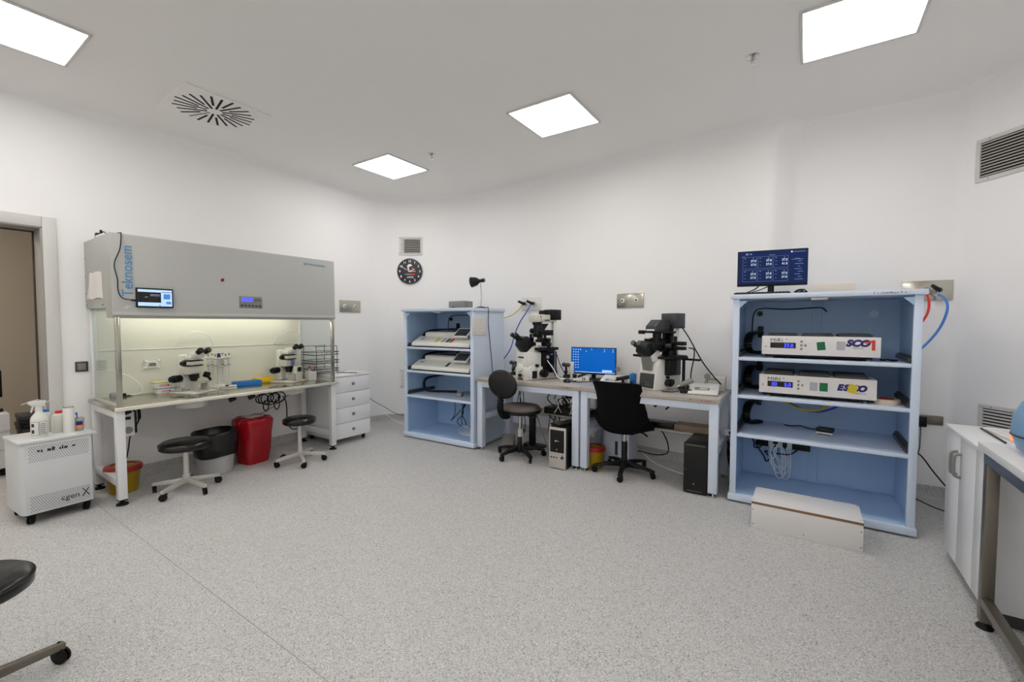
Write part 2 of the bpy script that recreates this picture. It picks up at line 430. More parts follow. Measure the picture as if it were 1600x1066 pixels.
m = MB(); m.box(-7.6, -5.2, -1.9, 2.7, 2.8, 2.88); obj('ceiling_next_room', m, CEIL, kind='structure')

# ------------------------------------------------------------------ ceiling fittings
def light_panel(cx, cy, label, diff=DIFF, z=ZC, group='square ceiling light panels'):
    t = thing('ceiling_light', label, 'ceiling light', (cx, cy, z), 0, group)
    m = MB(); a, b_ = 0.282, 0.300
    for s in (-1, 1):
        m.box(s * a, s * b_, -b_, b_, -0.012, 0.0, 0.002); m.box(-a, a, s * a, s * b_, -0.012, 0.0, 0.002)
    obj('frame', m, CASING, t)
    m = MB(); m.box(-a, a, -a, a, -0.006, -0.001); obj('diffuser', m, diff, t, smooth=0)
    return t
light_panel(-3.965, 3.43, 'square glowing ceiling panel farthest from the camera, above the small vent grille')
light_panel(-1.84, 3.385, 'square glowing ceiling panel above the computer screen and microscope tables')
light_panel(0.22, 3.33, 'square glowing ceiling panel above the larger blue cabinet')
light_panel(-3.99, 0.56, 'square glowing ceiling panel beside the swirl air diffuser')
for n_, (x_, y_) in enumerate(((-1.84, 0.52), (0.22, 0.48), (-3.99, -1.75), (-1.84, -1.75), (0.22, -1.75))):
    light_panel(x_, y_, ['square ceiling panel over the middle of the floor', 'square ceiling panel overhead by the camera', 'square ceiling panel behind the camera near the doorway wall', 'square ceiling panel behind the camera in the middle', 'square ceiling panel behind the camera near the worktops'][n_])
light_panel(-6.4, -0.6, 'unseen square ceiling panel added to light the room next door', DIFFN, 2.8, None)  # added out of view to brighten what shows through the doorway

t = thing('air_diffuser', 'white square ceiling air diffuser with black radial slots', 'air vent', (-4.14, 1.71, ZC))
m = MB(); m.box(-0.3, 0.3, -0.315, 0.315, -0.014, 0, 0.005); obj('plate', m, CEIL, t)
for k in range(24):
    a = 2 * PI * k / 24 + 0.06
    m = MB(); r0, r1 = (0.055, 0.272) if k % 2 else (0.12, 0.285)
    M = Matrix.Translation((0, 0, -0.0145)) @ Matrix.Rotation(a, 4, 'Z')
    m.box(r0, r1, -0.0085, 0.0085, -0.001, 0.001, 0, M)
    obj('slot', m, DARK if k != 13 else MGREY, t)
def sprinkler(x, y, label):
    t = thing('sprinkler', label, 'sprinkler', (x, y, ZC), 0, 'ceiling sprinklers')
    m = MB(); m.lathe([(0, -0.012), (0.02, -0.012), (0.042, -0.004), (0.042, 0)], 20); obj('rosette', m, CHROME, t)
    m = MB(); m.cyl((0, 0, -0.012), (0, 0, -0.035), 0.009, 0.006, 10); m.tube([(-0.012, 0, -0.014), (-0.014, 0, -0.03), (0, 0, -0.05)], 0.002); m.tube([(0.012, 0, -0.014), (0.014, 0, -0.03), (0, 0, -0.05)], 0.002)
    m.cyl((0, 0, -0.05), (0, 0, -0.053), 0.017, n=14); obj('nozzle', m, CHROME, t)
sprinkler(-3.31, 3.41, 'small sprinkler head beside the farthest ceiling light panel')
sprinkler(-0.34, 3.36, 'small sprinkler head in the ceiling near the panel over the larger cabinet')

def vent(o, xd, wdt, hgt, nsl, label, vertical=False):
    """o = centre of plate on the wall, xd = horizontal direction along the wall; plate in local XZ, front = -Y"""
    a = math.atan2(xd[1], xd[0])
    t = thing('wall_vent', label, 'air vent', o, a, 'wall vent grilles')
    fw = 0.03
    m = MB()
    m.box(-wdt / 2, wdt / 2, -0.012, 0.0, hgt / 2 - fw, hgt / 2, 0.003); m.box(-wdt / 2, wdt / 2, -0.012, 0.0, -hgt / 2, -hgt / 2 + fw, 0.003)
    m.box(-wdt / 2, -wdt / 2 + fw, -0.012, 0.0, -hgt / 2 + fw, hgt / 2 - fw); m.box(wdt / 2 - fw, wdt / 2, -0.012, 0.0, -hgt / 2 + fw, hgt / 2 - fw)
    obj('frame', m, CASING, t)
    m = MB(); m.box(-wdt / 2 + fw, wdt / 2 - fw, -0.002, 0.0, -hgt / 2 + fw, hgt / 2 - fw); obj('backing', m, DARK, t)
    hh = hgt - 2 * fw; st = hh / nsl
    me = None
    for k in range(nsl):
        m = MB(); m.box(-wdt / 2 + fw, wdt / 2 - fw, -st * 0.31, st * 0.31, -0.0009, 0.0009, 0, RX(math.radians(58), (0, -0.008, 0)))
        s_ = obj('slat', m, ALU, t) if me is None else None
        if me is None: me = s_.data
        else:
            m.bm.free(); s_ = bpy.data.objects.new('slat', me); COL.objects.link(s_); s_.parent = t
        s_.location = (0, 0, -hh / 2 + st * (k + 0.5))
    m = MB()
    for sx in (-0.36, 0.36):
        for sz in (-1, 1): m.cyl((sx * wdt, -0.0135, sz * (hgt / 2 - fw / 2)), (sx * wdt, -0.011, sz * (hgt / 2 - fw / 2)), 0.0035, n=8)
    obj('screw', m, DKTXT, t)
def wp(P, D, s, z, off=0.0):  # point on a wall plane: origin P, unit direction D
    n = Vector((D[1], -D[0])); return (P[0] + D[0] * s + n.x * off, P[1] + D[1] * s + n.y * off, z)
DC = Vector((1.06, 0.65)).normalized(); PC = (-5.08, 4.25)
DR = Vector((0.57, -0.70)).normalized(); PR = (0.97, 4.85)
DB = Vector((3.74, -0.33)).normalized(); PB = (-4.02, 4.90)
vent(wp(PC, DC, 0.375, 2.52, 0.001), DC, 0.37, 0.26, 8, 'white wall grille with dark slats just above the black clock')
vent(wp(PC, DC, 0.27, 0.61, 0.001), DC, 0.27, 0.27, 8, 'low white wall grille half hidden behind the smaller blue cabinet')
vent(wp(PR, DR, 0.42, 2.645, 0.001), DR, 0.62, 0.32, 12, 'high wide wall grille with many slats near the ceiling')
vent(wp(PR, DR, 0.50, 0.69, 0.001), DR, 0.60, 0.27, 9, 'low wide wall grille behind the white cupboard top')

# wall clock
co = wp(PC, DC, 0.378, 2.16, 0.0)
t = thing('wall_clock', 'round black wall clock with white numerals under the small grille', 'clock', co, math.atan2(DC.y, DC.x))
m = MB(); m.cyl((0, 0, 0), (0, -0.022, 0), 0.178, n=40, bev=0.003); obj('body', m, CLOCKF, t)
m = MB(); m.tube([(0.178 * math.cos(a), -0.022, 0.178 * math.sin(a)) for a in [2 * PI * k / 40 for k in range(40)]], 0.005, 6, 1, False, True); obj('rim', m, DGREY, t)
m = MB()
for h in range(1, 13):
    a = PI / 2 - h * PI / 6
    m.text(str(h), 0.046, frame_m((0.145 * math.cos(a), -0.0225, 0.145 * math.sin(a) - 0.016), (1, 0, 0), (0, 0, 1)), 'CENTER', bold=0.0012)
obj('numeral', m, WTXT, t)
m = MB(); m.prism([(-0.038, 0.075), (-0.02, 0.1), (0.015, 0.105), (0.035, 0.085), (0.03, 0.075), (0.0, 0.068), (-0.015, 0.05), (-0.002, 0.02), (-0.012, 0.012), (-0.03, 0.035), (-0.034, 0.06)], 0, 0.0008, frame_m((0, -0.0225, 0), (1, 0, 0), (0, 0, 1)))
for (x0, x1, z) in ((-0.01, 0.085, -0.004), (-0.07, 0.02, -0.045), (-0.035, 0.05, -0.078), (-0.045, 0.06, -0.094)):
    m.box(x0, x1, -0.0232, -0.0224, z, z + 0.006)
obj('dial_print', m, WTXT, t)
m = MB(); m.box(0.0, 0.03, -0.0232, -0.0224, 0.04, 0.07, 0, RY(0.6, (0.0, 0, 0.0))); m.box(0.0, 0.075, -0.0232, -0.0224, -0.055, -0.032)
obj('red_print', m, REDINK, t)
m = MB(); m.box(-0.004, 0.004, -0.027, -0.025, -0.02, 0.08, 0, RY(math.radians(68))); m.box(-0.003, 0.003, -0.030, -0.028, -0.02, 0.125, 0, RY(math.radians(-62)))
m.cyl((0, -0.022, 0), (0, -0.032, 0), 0.007, n=12); obj('hand', m, WTXT, t)

# gas outlet plates
def plate(o, xd, w_, h_, label, rims=(), fittings=(), mt=STEEL, grp='wall service plates'):
    t = thing('outlet_plate', label, 'wall plate', o, math.atan2(xd[1], xd[0]), grp)
    m = MB(); m.box(-w_ / 2, w_ / 2, -0.014, 0, -h_ / 2, h_ / 2, 0.003); obj('cover', m, mt, t)
    for (x, c) in rims:
        m = MB(); m.cyl((x, -0.013, 0), (x, -0.02, 0), 0.026, n=20, bev=0.002); m.cyl((x, -0.02, 0), (x, -0.026, 0), 0.016, n=16)
        r = obj('outlet', m, CREAMW, t)
        m = MB(); m.cyl((x, -0.0255, 0), (x, -0.028, 0), 0.010, n=12); obj('outlet_core', m, c, r)
    for x in fittings:
        m = MB(); m.cyl((x, -0.012, 0), (x, -0.05, 0), 0.024, n=18, bev=0.003); m.cyl((x, -0.05, 0), (x - 0.01, -0.09, 0.008), 0.016, n=14); m.cyl((x - 0.004, -0.07, 0.0), (x - 0.02, -0.10, -0.045), 0.011, n=12)
        r = obj('gas_connector', m, CHROME, t)
        m = MB(); m.cyl((x - 0.008, -0.085, 0.006), (x - 0.045, -0.125, 0.03), 0.017, 0.014, 14); m.cyl((x - 0.005, -0.09, 0), (x + 0.01, -0.055, 0.0), 0.02, 0.02, 12); obj('handle', m, BLACK, r)
    return t
plate((-5.08, 3.67, 1.64), (0, 1, 0), 0.32, 0.155, 'steel service plate with two outlets beside the grey hood', ((-0.09, DKTXT), (0.07, DKTXT)))
pl = lambda x, yoff=0: (x, 4.90 - 0.33 / 3.74 * (x + 4.02) - yoff)
plate((*pl(-2.93), 1.67), DB, 0.31, 0.17, 'white service plate with two hose connectors above the first microscope', (), (-0.075, 0.06), CREAMW)
plate((*pl(-1.60), 1.67), DB, 0.305, 0.155, 'steel service plate with a white and a green outlet between the microscopes', ((-0.085, DKTXT), (0.075, GREEN)))
plate((0.19, 4.826, 1.70), (1, 0.02, 0), 0.30, 0.15, 'cream service plate rising behind the larger cabinet top', (), (), CARTON)
plate((0.80, 4.845, 1.692), (1, 0.03, 0), 0.31, 0.16, 'wide steel service plate at the blue and red hoses', ((-0.09, DKTXT),), (0.055,))
t = plate((0.83, 4.846, 0.64), (1, 0.03, 0), 0.20, 0.075, 'low dark steel socket plate with a black plug above the skirting', (), (), DSTEEL)
m = MB(); m.box(-0.075, -0.005, -0.055, -0.014, -0.055, 0.03, 0.006); obj('plug', m, BLACK, t)
m = MB(); m.box(0.03, 0.075, -0.016, -0.013, -0.012, 0.014, 0.002); obj('socket_face', m, MGREY, t)
t = thing('light_switch', 'dark square light switch on the wall by the doorway', 'switch', (-5.08, 1.036, 1.045))
m = MB(); m.box(0, 0.012, -0.04, 0.04, -0.042, 0.042, 0.003); obj('switch_frame', m, DGREY, t)
m = MB(); m.box(0.010, 0.016, -0.026, 0.026, -0.028, 0.028, 0.002); obj('rocker', m, MGREY, t)
def chain(o):
    M = Matrix.Identity(4)
    while o is not None:
        M = (Matrix.Translation(o.location) @ Matrix.Rotation(o.rotation_euler[2], 4, 'Z')) @ M; o = o.parent
    return M
def wobj(name, mb, m, parent, label=None, **k):
    """part whose mesh was written in room coordinates"""
    bmesh.ops.transform(mb.bm, matrix=chain(parent).inverted(), verts=mb.bm.verts)
    return obj(name, mb, m, parent, label, **k)

# ------------------------------------------------------------------ laminar flow bench
HX0, HX1, HY0, HY1 = -5.045, -4.355, 1.07, 2.955
t = thing('flow_bench', 'long grey laminar flow hood on a steel topped bench against the wall', 'lab bench', (-4.7, 2.0, 0))
hood = t
prof = [(-5.045, 1.53), (-4.52, 1.53), (-4.50, 1.452), (-4.37, 1.452), (-4.345, 1.475), (-4.355, 1.50), (-4.365, 2.098), (-5.045, 2.09)]
m = MB(); m.prism(prof, HY0, HY1, Matrix(((1, 0, 0, 0), (0, 0, 1, 0), (0, 1, 0, 0), (0, 0, 0, 1))), 0.004)
wobj('canopy', m, GREYM, t)
m = MB()
for (x, z) in ((-5.02, 1.80), (-5.02, 1.66), (-5.0, 1.56), (-4.56, 1.56), (-5.02, 1.95), (-4.6, 1.555)): m.cyl((x, HY0 + 0.001, z), (x, HY0 - 0.003, z), 0.0045, n=8)
wobj('rivet', m, DKTXT, t)
m = MB(); m.box(-5.02, -4.55, HY0 + 0.06, HY1 - 0.06, 1.515, 1.53); wobj('lamp_recess', m, CREAMW, t)
m = MB(); m.cyl((-4.80, HY0 + 0.15, 1.50), (-4.80, HY1 - 0.15, 1.50), 0.014, n=12); wobj('light_tube', m, TUBE, t)
m = MB(); m.box(-5.045, -5.03, HY0 + 0.03, HY1 - 0.03, 0.765, 1.53); wobj('back_panel', m, PANELW, t)
m = MB(); m.box(-5.031, -5.024, HY0 + 0.05, HY1 - 0.04, 1.168, 1.178, 0.002); wobj('panel_joint', m, CREAMW, t)
m = MB(); m.box(-5.04, -4.34, HY0 - 0.012, HY1 + 0.018, 0.735, 0.768, 0.006); wobj('worktop', m, STEEL, t)
m = MB(); m.box(-4.342, -4.332, HY0 - 0.012, HY1 + 0.018, 0.737, 0.766, 0.004); wobj('front_edge', m, mat('edge_highlight', (226, 223, 212), 0.3, 0.35), t)  # ceiling light catching the worktop edge, put into a paler strip colour
for y in (HY0 + 0.012, HY1 - 0.045):
    m = MB(); m.box(-4.385, -4.36, y, y + 0.033, 0.768, 1.46, 0.003); wobj('front_post', m, STEEL, t)
    m = MB(); m.box(-5.03, -4.995, y, y + 0.04, 0.768, 1.53, 0.003); wobj('back_post', m, WHITE, t)
    m = MB(); m.box(-4.995, -4.385, y + 0.012, y + 0.018, 0.775, 1.53); wobj('side_glass', m, GLASS, t, smooth=0)
    m = MB(); m.box(-4.99, -4.39, y + 0.005, y + 0.025, 0.768, 0.782, 0.002); wobj('glass_rail', m, ALU, t)
for y in (HY0 + 0.0, HY1 - 0.056):
    for x in (-4.42, -5.01):
        m = MB(); m.box(x, x + 0.06, y, y + 0.056, 0.045, 0.735, 0.004); lg = wobj('leg', m, WHITE, t)
        m = MB(); m.cyl((x + 0.03, y + 0.028, 0.0), (x + 0.03, y + 0.028, 0.012), 0.04, 0.036, 16); m.cyl((x + 0.03, y + 0.028, 0.01), (x + 0.03, y + 0.028, 0.05), 0.014, n=10)
        m.box(x + 0.002, x + 0.058, y + 0.002, y + 0.054, 0.036, 0.05)
        wobj('foot', m, RUBBER, lg)
    m = MB(); m.box(-4.95, -4.42, y + 0.003, y + 0.053, 0.68, 0.735, 0.003); wobj('side_rail', m, WHITE, t); m = MB(); m.box(-4.95, -4.42, y + 0.003, y + 0.053, 0.145, 0.20, 0.003); wobj('side_rail', m, WHITE, t)
m = MB(); m.box(-4.99, -4.97, HY0 + 0.05, HY1 - 0.05, 0.68, 0.735); wobj('back_rail', m, WHITE, t)
m = MB(); m.cyl((-4.62, 1.66, 0.655), (-4.62, 1.66, 0.74), 0.12, 0.135, 36, bev=0.008); wobj('under_tray', m, CREAMW, t, 'round white heater housing under the worktop')
m = MB(); m.box(-4.80, -4.48, 2.36, 2.66, 0.66, 0.735, 0.02); wobj('under_tray', m, CREAMW, t, 'boxy white housing under the worktop')
m = MB()
for (y, s) in ((1.19, 0.05), (1.32, 0.045), (1.44, 0.05), (1.55, 0.03)): m.box(-4.72, -4.62, y, y + s * 1.6, 0.69, 0.735, 0.004)
wobj('under_box', m, MGREY, t)
m = MB()
for (y, x) in ((1.13, -4.45), (1.88, -4.4), (2.05, -4.4)): m.cyl((x, y, 0.70), (x, y + 0.05, 0.72), 0.022, n=10)
wobj('clamp', m, BLACKM, t)
# front print and control panel
FX = lambda z: -4.355 - 0.01 * (z - 1.5) / 0.6 + 0.0008
Mf = lambda y, z: frame_m((FX(z), y, z), (0, 1, 0), (0, 0, 1))
m = MB(); m.text('Teknosem', 0.098, frame_m((FX(1.6), 1.196, 1.618), (0, 0, 1), (0, -1, 0)), 'LEFT', sx=0.95); wobj('lettering', m, BLUTXT, t, 'pale blue maker name running upwards')
m = MB(); m.text('IVF Workstation', 0.034, Mf(2.60, 2.022), 'LEFT', sx=1.05); wobj('lettering', m, BLUTXT, t, 'small pale blue heading')
m = MB(); Ms = Mf(1.83, 1.80)
m.box(-0.018, 0.018, -0.007, 0.007, 0, 0.001, 0, Ms @ Matrix.Rotation(0.9, 4, 'Z')); m.box(-0.015, 0.015, -0.007, 0.007, 0, 0.001, 0, Ms @ Matrix.Rotation(-0.6, 4, 'Z')); wobj('red_mark', m, RED, t)
m = MB(); m.box(0, 0.007, 1.965, 2.17, 1.555, 1.665, 0.002, Matrix.Translation((-4.36, 0, 0))); cp = wobj('control_panel', m, MGREY, t)
m = MB(); m.box(-4.353, -4.3515, 1.985, 2.08, 1.615, 1.655); wobj('lcd', m, LCD, cp)
m = MB()
for k in range(6): m.cyl((-4.353, 1.985 + k * 0.032, 1.578), (-4.3505, 1.985 + k * 0.032, 1.578), 0.008, n=10)
m.box(-4.353, -4.3515, 2.10, 2.155, 1.636, 1.642); m.box(-4.353, -4.3515, 2.095, 2.16, 1.622, 1.627)
wobj('button', m, DKTXT, cp)
m = MB(); m.box(-4.3555, -4.354, 1.135, 1.162, 1.53, 1.534, 0, None); m.box(-4.3555, -4.354, 1.15, 1.18, 1.541, 1.545)
wobj('scuff_mark', m, WTXT, t)
m = MB(); m.box(-5.0, -4.6, 1.0, 1.1, 0, 0) if False else None

# tablet and its cord, power adapter on the hood
t = thing('tablet', 'black tablet showing a light blue window, stuck on the grey hood front', 'tablet', (-4.34, 1.33, 1.61))
m = MB(); m.box(-4.352, -4.34, 1.208, 1.452, 1.537, 1.692, 0.003); wobj('body', m, BLACK, t)
m = MB(); m.box(-4.3402, -4.3392, 1.22, 1.442, 1.549, 1.68); sc_ = wobj('screen', m, SCRPALE, t)
m = MB(); m.box(-4.3393, -4.3388, 1.22, 1.368, 1.578, 1.66); m.box(-4.3393, -4.3388, 1.37, 1.442, 1.66, 1.664); m.box(-4.3393, -4.3388, 1.353, 1.364, 1.553, 1.558); wobj('window', m, DISP, sc_)
m = MB(); m.box(-4.3393, -4.3387, 1.385, 1.43, 1.607, 1.648); m.box(-4.3393, -4.3387, 1.402, 1.435, 1.568, 1.588); wobj('preview', m, SCRMID, sc_)
m = MB()
for k in range(14): m.box(-4.3386, -4.3382, 1.30 + (k % 7) * 0.009, 1.304 + (k % 7) * 0.009, 1.64 - (k // 7) * 0.009, 1.643 - (k // 7) * 0.009)
m.box(-4.3386, -4.3382, 1.266, 1.271, 1.618, 1.622); m.box(-4.3386, -4.3382, 1.278, 1.281, 1.619, 1.622); wobj('icons', m, SCRTXT, sc_)
m = MB(); m.tube([(-4.62, 1.12, 2.105), (-4.5, 1.13, 2.107), (-4.40, 1.14, 2.108), (-4.356, 1.135, 2.09), (-4.352, 1.125, 1.98), (-4.350, 1.088, 1.86), (-4.347, 1.103, 1.75), (-4.346, 1.105, 1.66), (-4.345, 1.13, 1.605), (-4.345, 1.21, 1.59)], 0.0035, 6)
m.cyl((-4.345, 1.18, 1.592), (-4.345, 1.21, 1.59), 0.007, n=8)
single('charging_cable', m, BLACK, 'thin black cord running over the hood front to the tablet', 'cable')
t = thing('power_adapter', 'small black and white power adapter on top of the grey hood', 'adapter', (-4.72, 1.12, 2.094))
m = MB(); m.box(-0.09, 0.08, -0.03, 0.03, 0, 0.03, 0.006); obj('socket_block', m, CREAMW, t)
m = MB(); m.box(-0.13, -0.09, -0.025, 0.03, 0, 0.055, 0.006); m.cyl((-0.06, 0, 0.03), (-0.06, 0, 0.075), 0.012, 0.008, 10); m.tube([(-0.05, 0, 0.03), (0.0, 0.0, 0.055), (0.07, 0, 0.03), (0.1, 0, 0.006)], 0.0035, 6); obj('plug', m, BLACK, t)
# sagging paper sleeve on the end of the hood
m = MB(); b = m.bm
rows = [(1.815, -4.90, -4.585, 0.02), (1.79, -4.905, -4.58, 0.03), (1.72, -4.93, -4.578, 0.024), (1.66, -4.97, -4.57, 0.03), (1.61, -5.0, -4.565, 0.02)]
vs = []
for (z, xa, xb, d) in rows:
    vs.append([b.verts.new((xa + (xb - xa) * k / 6, HY0 - 0.003 - d * math.sin(PI * (k + 0.15) / 6.3) * (0.6 + 0.4 * math.cos(k * 2.1 + z * 9)), z + 0.006 * math.sin(k * 1.7))) for k in range(7)])
bk = [[b.verts.new((v.co.x, HY0 - 0.001, v.co.z)) for v in r] for r in vs]
for A, B in zip(vs, vs[1:]):
    for k in range(6): b.faces.new((A[k], A[k + 1], B[k + 1], B[k]))
for A, B in zip(bk, bk[1:]):
    for k in range(6): b.faces.new((A[k], B[k], B[k + 1], A[k + 1]))
for k in range(6): b.faces.new((vs[0][k], bk[0][k], bk[0][k + 1], vs[0][k + 1])); b.faces.new((vs[-1][k], vs[-1][k + 1], bk[-1][k + 1], bk[-1][k]))
for i in range(4):
    b.faces.new((vs[i][0], vs[i + 1][0], bk[i + 1][0], bk[i][0])); b.faces.new((vs[i][6], bk[i][6], bk[i + 1][6], vs[i + 1][6]))
bmesh.ops.recalc_face_normals(b, faces=b.faces)
single('paper_sleeve', m, PAPER, 'crumpled white paper sleeve taped to the end of the grey hood', 'paper', smooth=60)

# ---- stereo microscopes inside the hood (front towards +X = local -y)
def stereo(name, label, loc, rz, variant):
    t = thing(name, label, 'microscope', loc, rz, 'stereo microscopes on the flow bench')
    m = MB(); m.box(-0.12, 0.12, -0.15, 0.13, 0, 0.016, 0.006); m.box(-0.10, 0.10, -0.12, 0.0, 0.016, 0.022, 0.003); obj('base', m, CREAM if variant else CREAMW, t)
    m = MB(); m.box(-0.075, -0.06, -0.14, -0.06, 0.0, 0.10, 0.003); m.box(0.03, 0.045, -0.14, -0.06, 0.0, 0.10, 0.003); m.box(-0.09, 0.08, -0.145, -0.05, 0.092, 0.10, 0.002); obj('stage', m, ALU, t)
    m = MB(); m.box(-0.035, 0.045, 0.055, 0.12, 0.016, 0.35, 0.012); obj('column', m, CREAMW, t)
    m = MB(); m.box(-0.07, 0.075, -0.045, 0.07, 0.17, 0.25, 0.015); m.box(-0.068, 0.073, -0.06, 0.03, 0.253, 0.295, 0.014); obj('arm', m, CREAM, t)
    m = MB(); m.box(-0.07, 0.07, -0.062, 0.03, 0.248, 0.254); m.box(-0.07, 0.07, -0.062, 0.03, 0.294, 0.3); obj('band', m, BLACKM, t)
    m = MB(); m.cyl((0, -0.02, 0.17), (0, -0.02, 0.12), 0.045, 0.032, 24); m.cyl((0, -0.02, 0.12), (0, -0.02, 0.105), 0.028, n=20); obj('objective', m, BLACKM, t)
    m = MB(); m.box(-0.062, 0.066, -0.06, 0.03, 0.30, 0.345, 0.018); m.box(-0.045, 0.05, -0.09, 0.01, 0.32, 0.375, 0.018, RX(math.radians(0))); obj('head', m, CREAMW, t)
    for s in (-1, 1):
        a = Vector((s * 0.035, -0.07, 0.345)); d = Vector((s * 0.05, -0.82, 0.52)).normalized()
        m = MB(); m.cyl(a, a + d * 0.06, 0.026, 0.022, 20); tb = obj('eye_tube', m, CREAMW, t)
        m = MB(); m.cyl(a + d * 0.055, a + d * 0.095, 0.0225, 0.027, 20); m.cyl(a + d * 0.095, a + d * 0.105, 0.027, 0.024, 20); ep = obj('eyepiece', m, BLACK, tb)
    for s in (-1, 1):
        m = MB(); m.cyl((s * 0.04, 0.088, 0.13), (s * 0.115, 0.088, 0.13), 0.034, n=20, bev=0.004); m.cyl((s * 0.11, 0.088, 0.13), (s * 0.135, 0.088, 0.13), 0.026, n=16); obj('focus_knob', m, BLACK, t)
        m = MB(); m.cyl((s * 0.05, 0.0, 0.275), (s * 0.105, 0.0, 0.275), 0.019, n=16, bev=0.002); obj('zoom_knob', m, BLACK, t)
    if variant:
        m = MB(); m.box(0.072, 0.10, -0.03, 0.05, 0.23, 0.30, 0.004); obj('camera_box', m, CREAMW, t)
        m = MB(); m.box(0.099, 0.101, -0.018, 0.012, 0.245, 0.285); obj('yellow_label', m, YSTK, t)
        m = MB(); m.cyl((0.02, -0.048, 0.21), (0.02, -0.052, 0.21), 0.03, n=24, M=Matrix.Diagonal((1, 1, 1, 1))); obj('badge', m, mat('badge_violet', (112, 112, 190), 0.4), t)
        m = MB(); m.box(-0.03, 0.03, -0.155, -0.148, 0.115, 0.165, 0.003); obj('display', m, DISP, t)
        m = MB(); m.box(-0.05, 0.05, -0.15, -0.11, 0.0, 0.175, 0.008); obj('front_housing', m, CREAM, t)
        m = MB(); m.box(0.10, 0.118, -0.01, 0.02, 0.22, 0.30, 0.003); m.box(0.115, 0.14, -0.0, 0.018, 0.24, 0.25, 0.002); obj('bracket', m, BLACKM, t)
    else:
        m = MB(); m.box(0.07, 0.11, -0.05, 0.0, 0.10, 0.15, 0.006, Matrix.Translation((0, 0, 0.07)) @ Matrix.Rotation(0.4, 4, 'Y')); m.cyl((0.09, -0.05, 0.18), (0.14, -0.06, 0.10), 0.013, 0.012, 12); obj('lamp_arm', m, BLACK, t)
        m = MB(); m.box(-0.115, -0.075, 0.0, 0.06, 0.0, 0.05, 0.004); obj('foot_block', m, ALU, t)
    return t
stereo('stereo_microscope', 'cream stereo microscope with black eyepieces standing beside the pipette carousel', (-4.76, 1.72, 0.768), 1.95, 0)
stereo('stereo_microscope', 'cream stereo microscope with violet badge and yellow label near the pencil holder', (-4.76, 2.63, 0.768), 1.95, 1)

# pipette carousel
t = thing('pipette_stand', 'white pipette carousel with a blue topped centre post on the bench', 'pipette stand', (-4.86, 1.99, 0.768))
m = MB(); m.lathe([(0, 0), (0.085, 0), (0.085, 0.012), (0.05, 0.03), (0.024, 0.04), (0.018, 0.10), (0.018, 0.30), (0, 0.30)], 28); obj('stand', m, CREAMW, t)
m = MB(); m.cyl((0, 0, 0.205), (0, 0, 0.218), 0.062, n=28, bev=0.002); m.cyl((0, 0, 0.29), (0, 0, 0.303), 0.066, n=28, bev=0.002); obj('rack_ring', m, CREAM, t)
m = MB(); m.cyl((0, 0, 0.30), (0, 0, 0.345), 0.017, 0.014, 14, bev=0.003); obj('post_cap', m, NAVY, t)
for k in range(6):
    a = k * PI / 3 + 0.3; x, y = 0.088 * math.cos(a), 0.088 * math.sin(a)
    p = thing('pipette', ['white pipette in the carousel slot facing the first stereo microscope', 'white pipette in the carousel slot facing the back panel', 'white pipette in the back slot of the carousel', 'white pipette in the carousel slot nearest the wall', 'white pipette in the carousel slot nearest the blue rack', 'white pipette in the front slot of the carousel'][k], 'pipette', (-4.86 + x, 1.99 + y, 0.768), a, 'pipettes hanging on the carousel')
    m = MB(); m.cyl((0, 0, 0.21), (0, 0, 0.315), 0.0125, 0.0145, 12, bev=0.002); m.box(0.0, 0.026, -0.006, 0.006, 0.30, 0.312, 0.003); obj('handle', m, CREAMW, p)
    m = MB(); m.cyl((0, 0, 0.315), (0, 0, 0.335), 0.004, n=8); m.cyl((0, 0, 0.333), (0, 0, 0.341), 0.010, n=12); m.cyl((0, 0, 0.225), (0, 0, 0.232), 0.0142, n=12); m.cyl((0, 0, 0.29), (0, 0, 0.296), 0.0155, n=12); obj('plunger', m, MGREY, p)
    m = MB(); m.cyl((0, 0, 0.21), (0, 0, 0.10), 0.0075, 0.003, 10); obj('shaft', m, CREAMW, p)
# loose things on the steel top
def simple_box(name, label, cat, loc, rz, dims, base, band, lid=None, grp=None, print_=None):
    t = thing(name, label, cat, loc, rz, grp); w_, d_, h_ = dims
    m = MB(); m.box(-w_ / 2, w_ / 2, -d_ / 2, d_ / 2, 0, h_, 0.003); obj('carton', m, base, t)
    if band: m = MB(); m.box(-w_ / 2 - 0.001, w_ / 2 + 0.001, -d_ / 2 - 0.001, d_ / 2 + 0.001, h_ * 0.82, h_ * 0.98); obj('printed_band', m, band, t)
    if print_:
        m = MB(); m.box(-w_ * 0.3, w_ * 0.2, -d_ / 2 - 0.0015, -d_ / 2, h_ * 0.45, h_ * 0.55); m.box(-w_ * 0.3, w_ * 0.35, -d_ / 2 - 0.0015, -d_ / 2, h_ * 0.25, h_ * 0.32); m.box(w_ * .12, w_ * .2, -d_ / 2 - 0.0016, -d_ / 2, h_ * 0.35, h_ * 0.6); obj('print', m, print_, t)
    return t
simple_box('glove_box', 'white tip box with blue edges at the bottom of the stack by the microscope', 'box', (-4.93, 1.56, 0.768), PI / 2, (0.14, 0.11, 0.05), CREAMW, BLUTXT, print_=REDINK, grp='tip boxes stacked in the hood')
simple_box('glove_box', 'white and olive tip box on top of the stack by the microscope', 'box', (-4.94, 1.55, 0.818), PI / 2 + 0.05, (0.15, 0.11, 0.055), CREAMW, YSTK, print_=REDINK, grp='tip boxes stacked in the hood')
t = thing('bottle', 'small white jar with blue cap behind the tip boxes', 'jar', (-4.975, 1.67, 0.768))
m = MB(); m.cyl((0, 0, 0), (0, 0, 0.095), 0.032, n=20, bev=0.004); obj('jar_body', m, CREAMW, t); m = MB(); m.cyl((0, 0, 0.095), (0, 0, 0.125), 0.034, n=20, bev=0.003); obj('cap', m, BLUECAP, t)
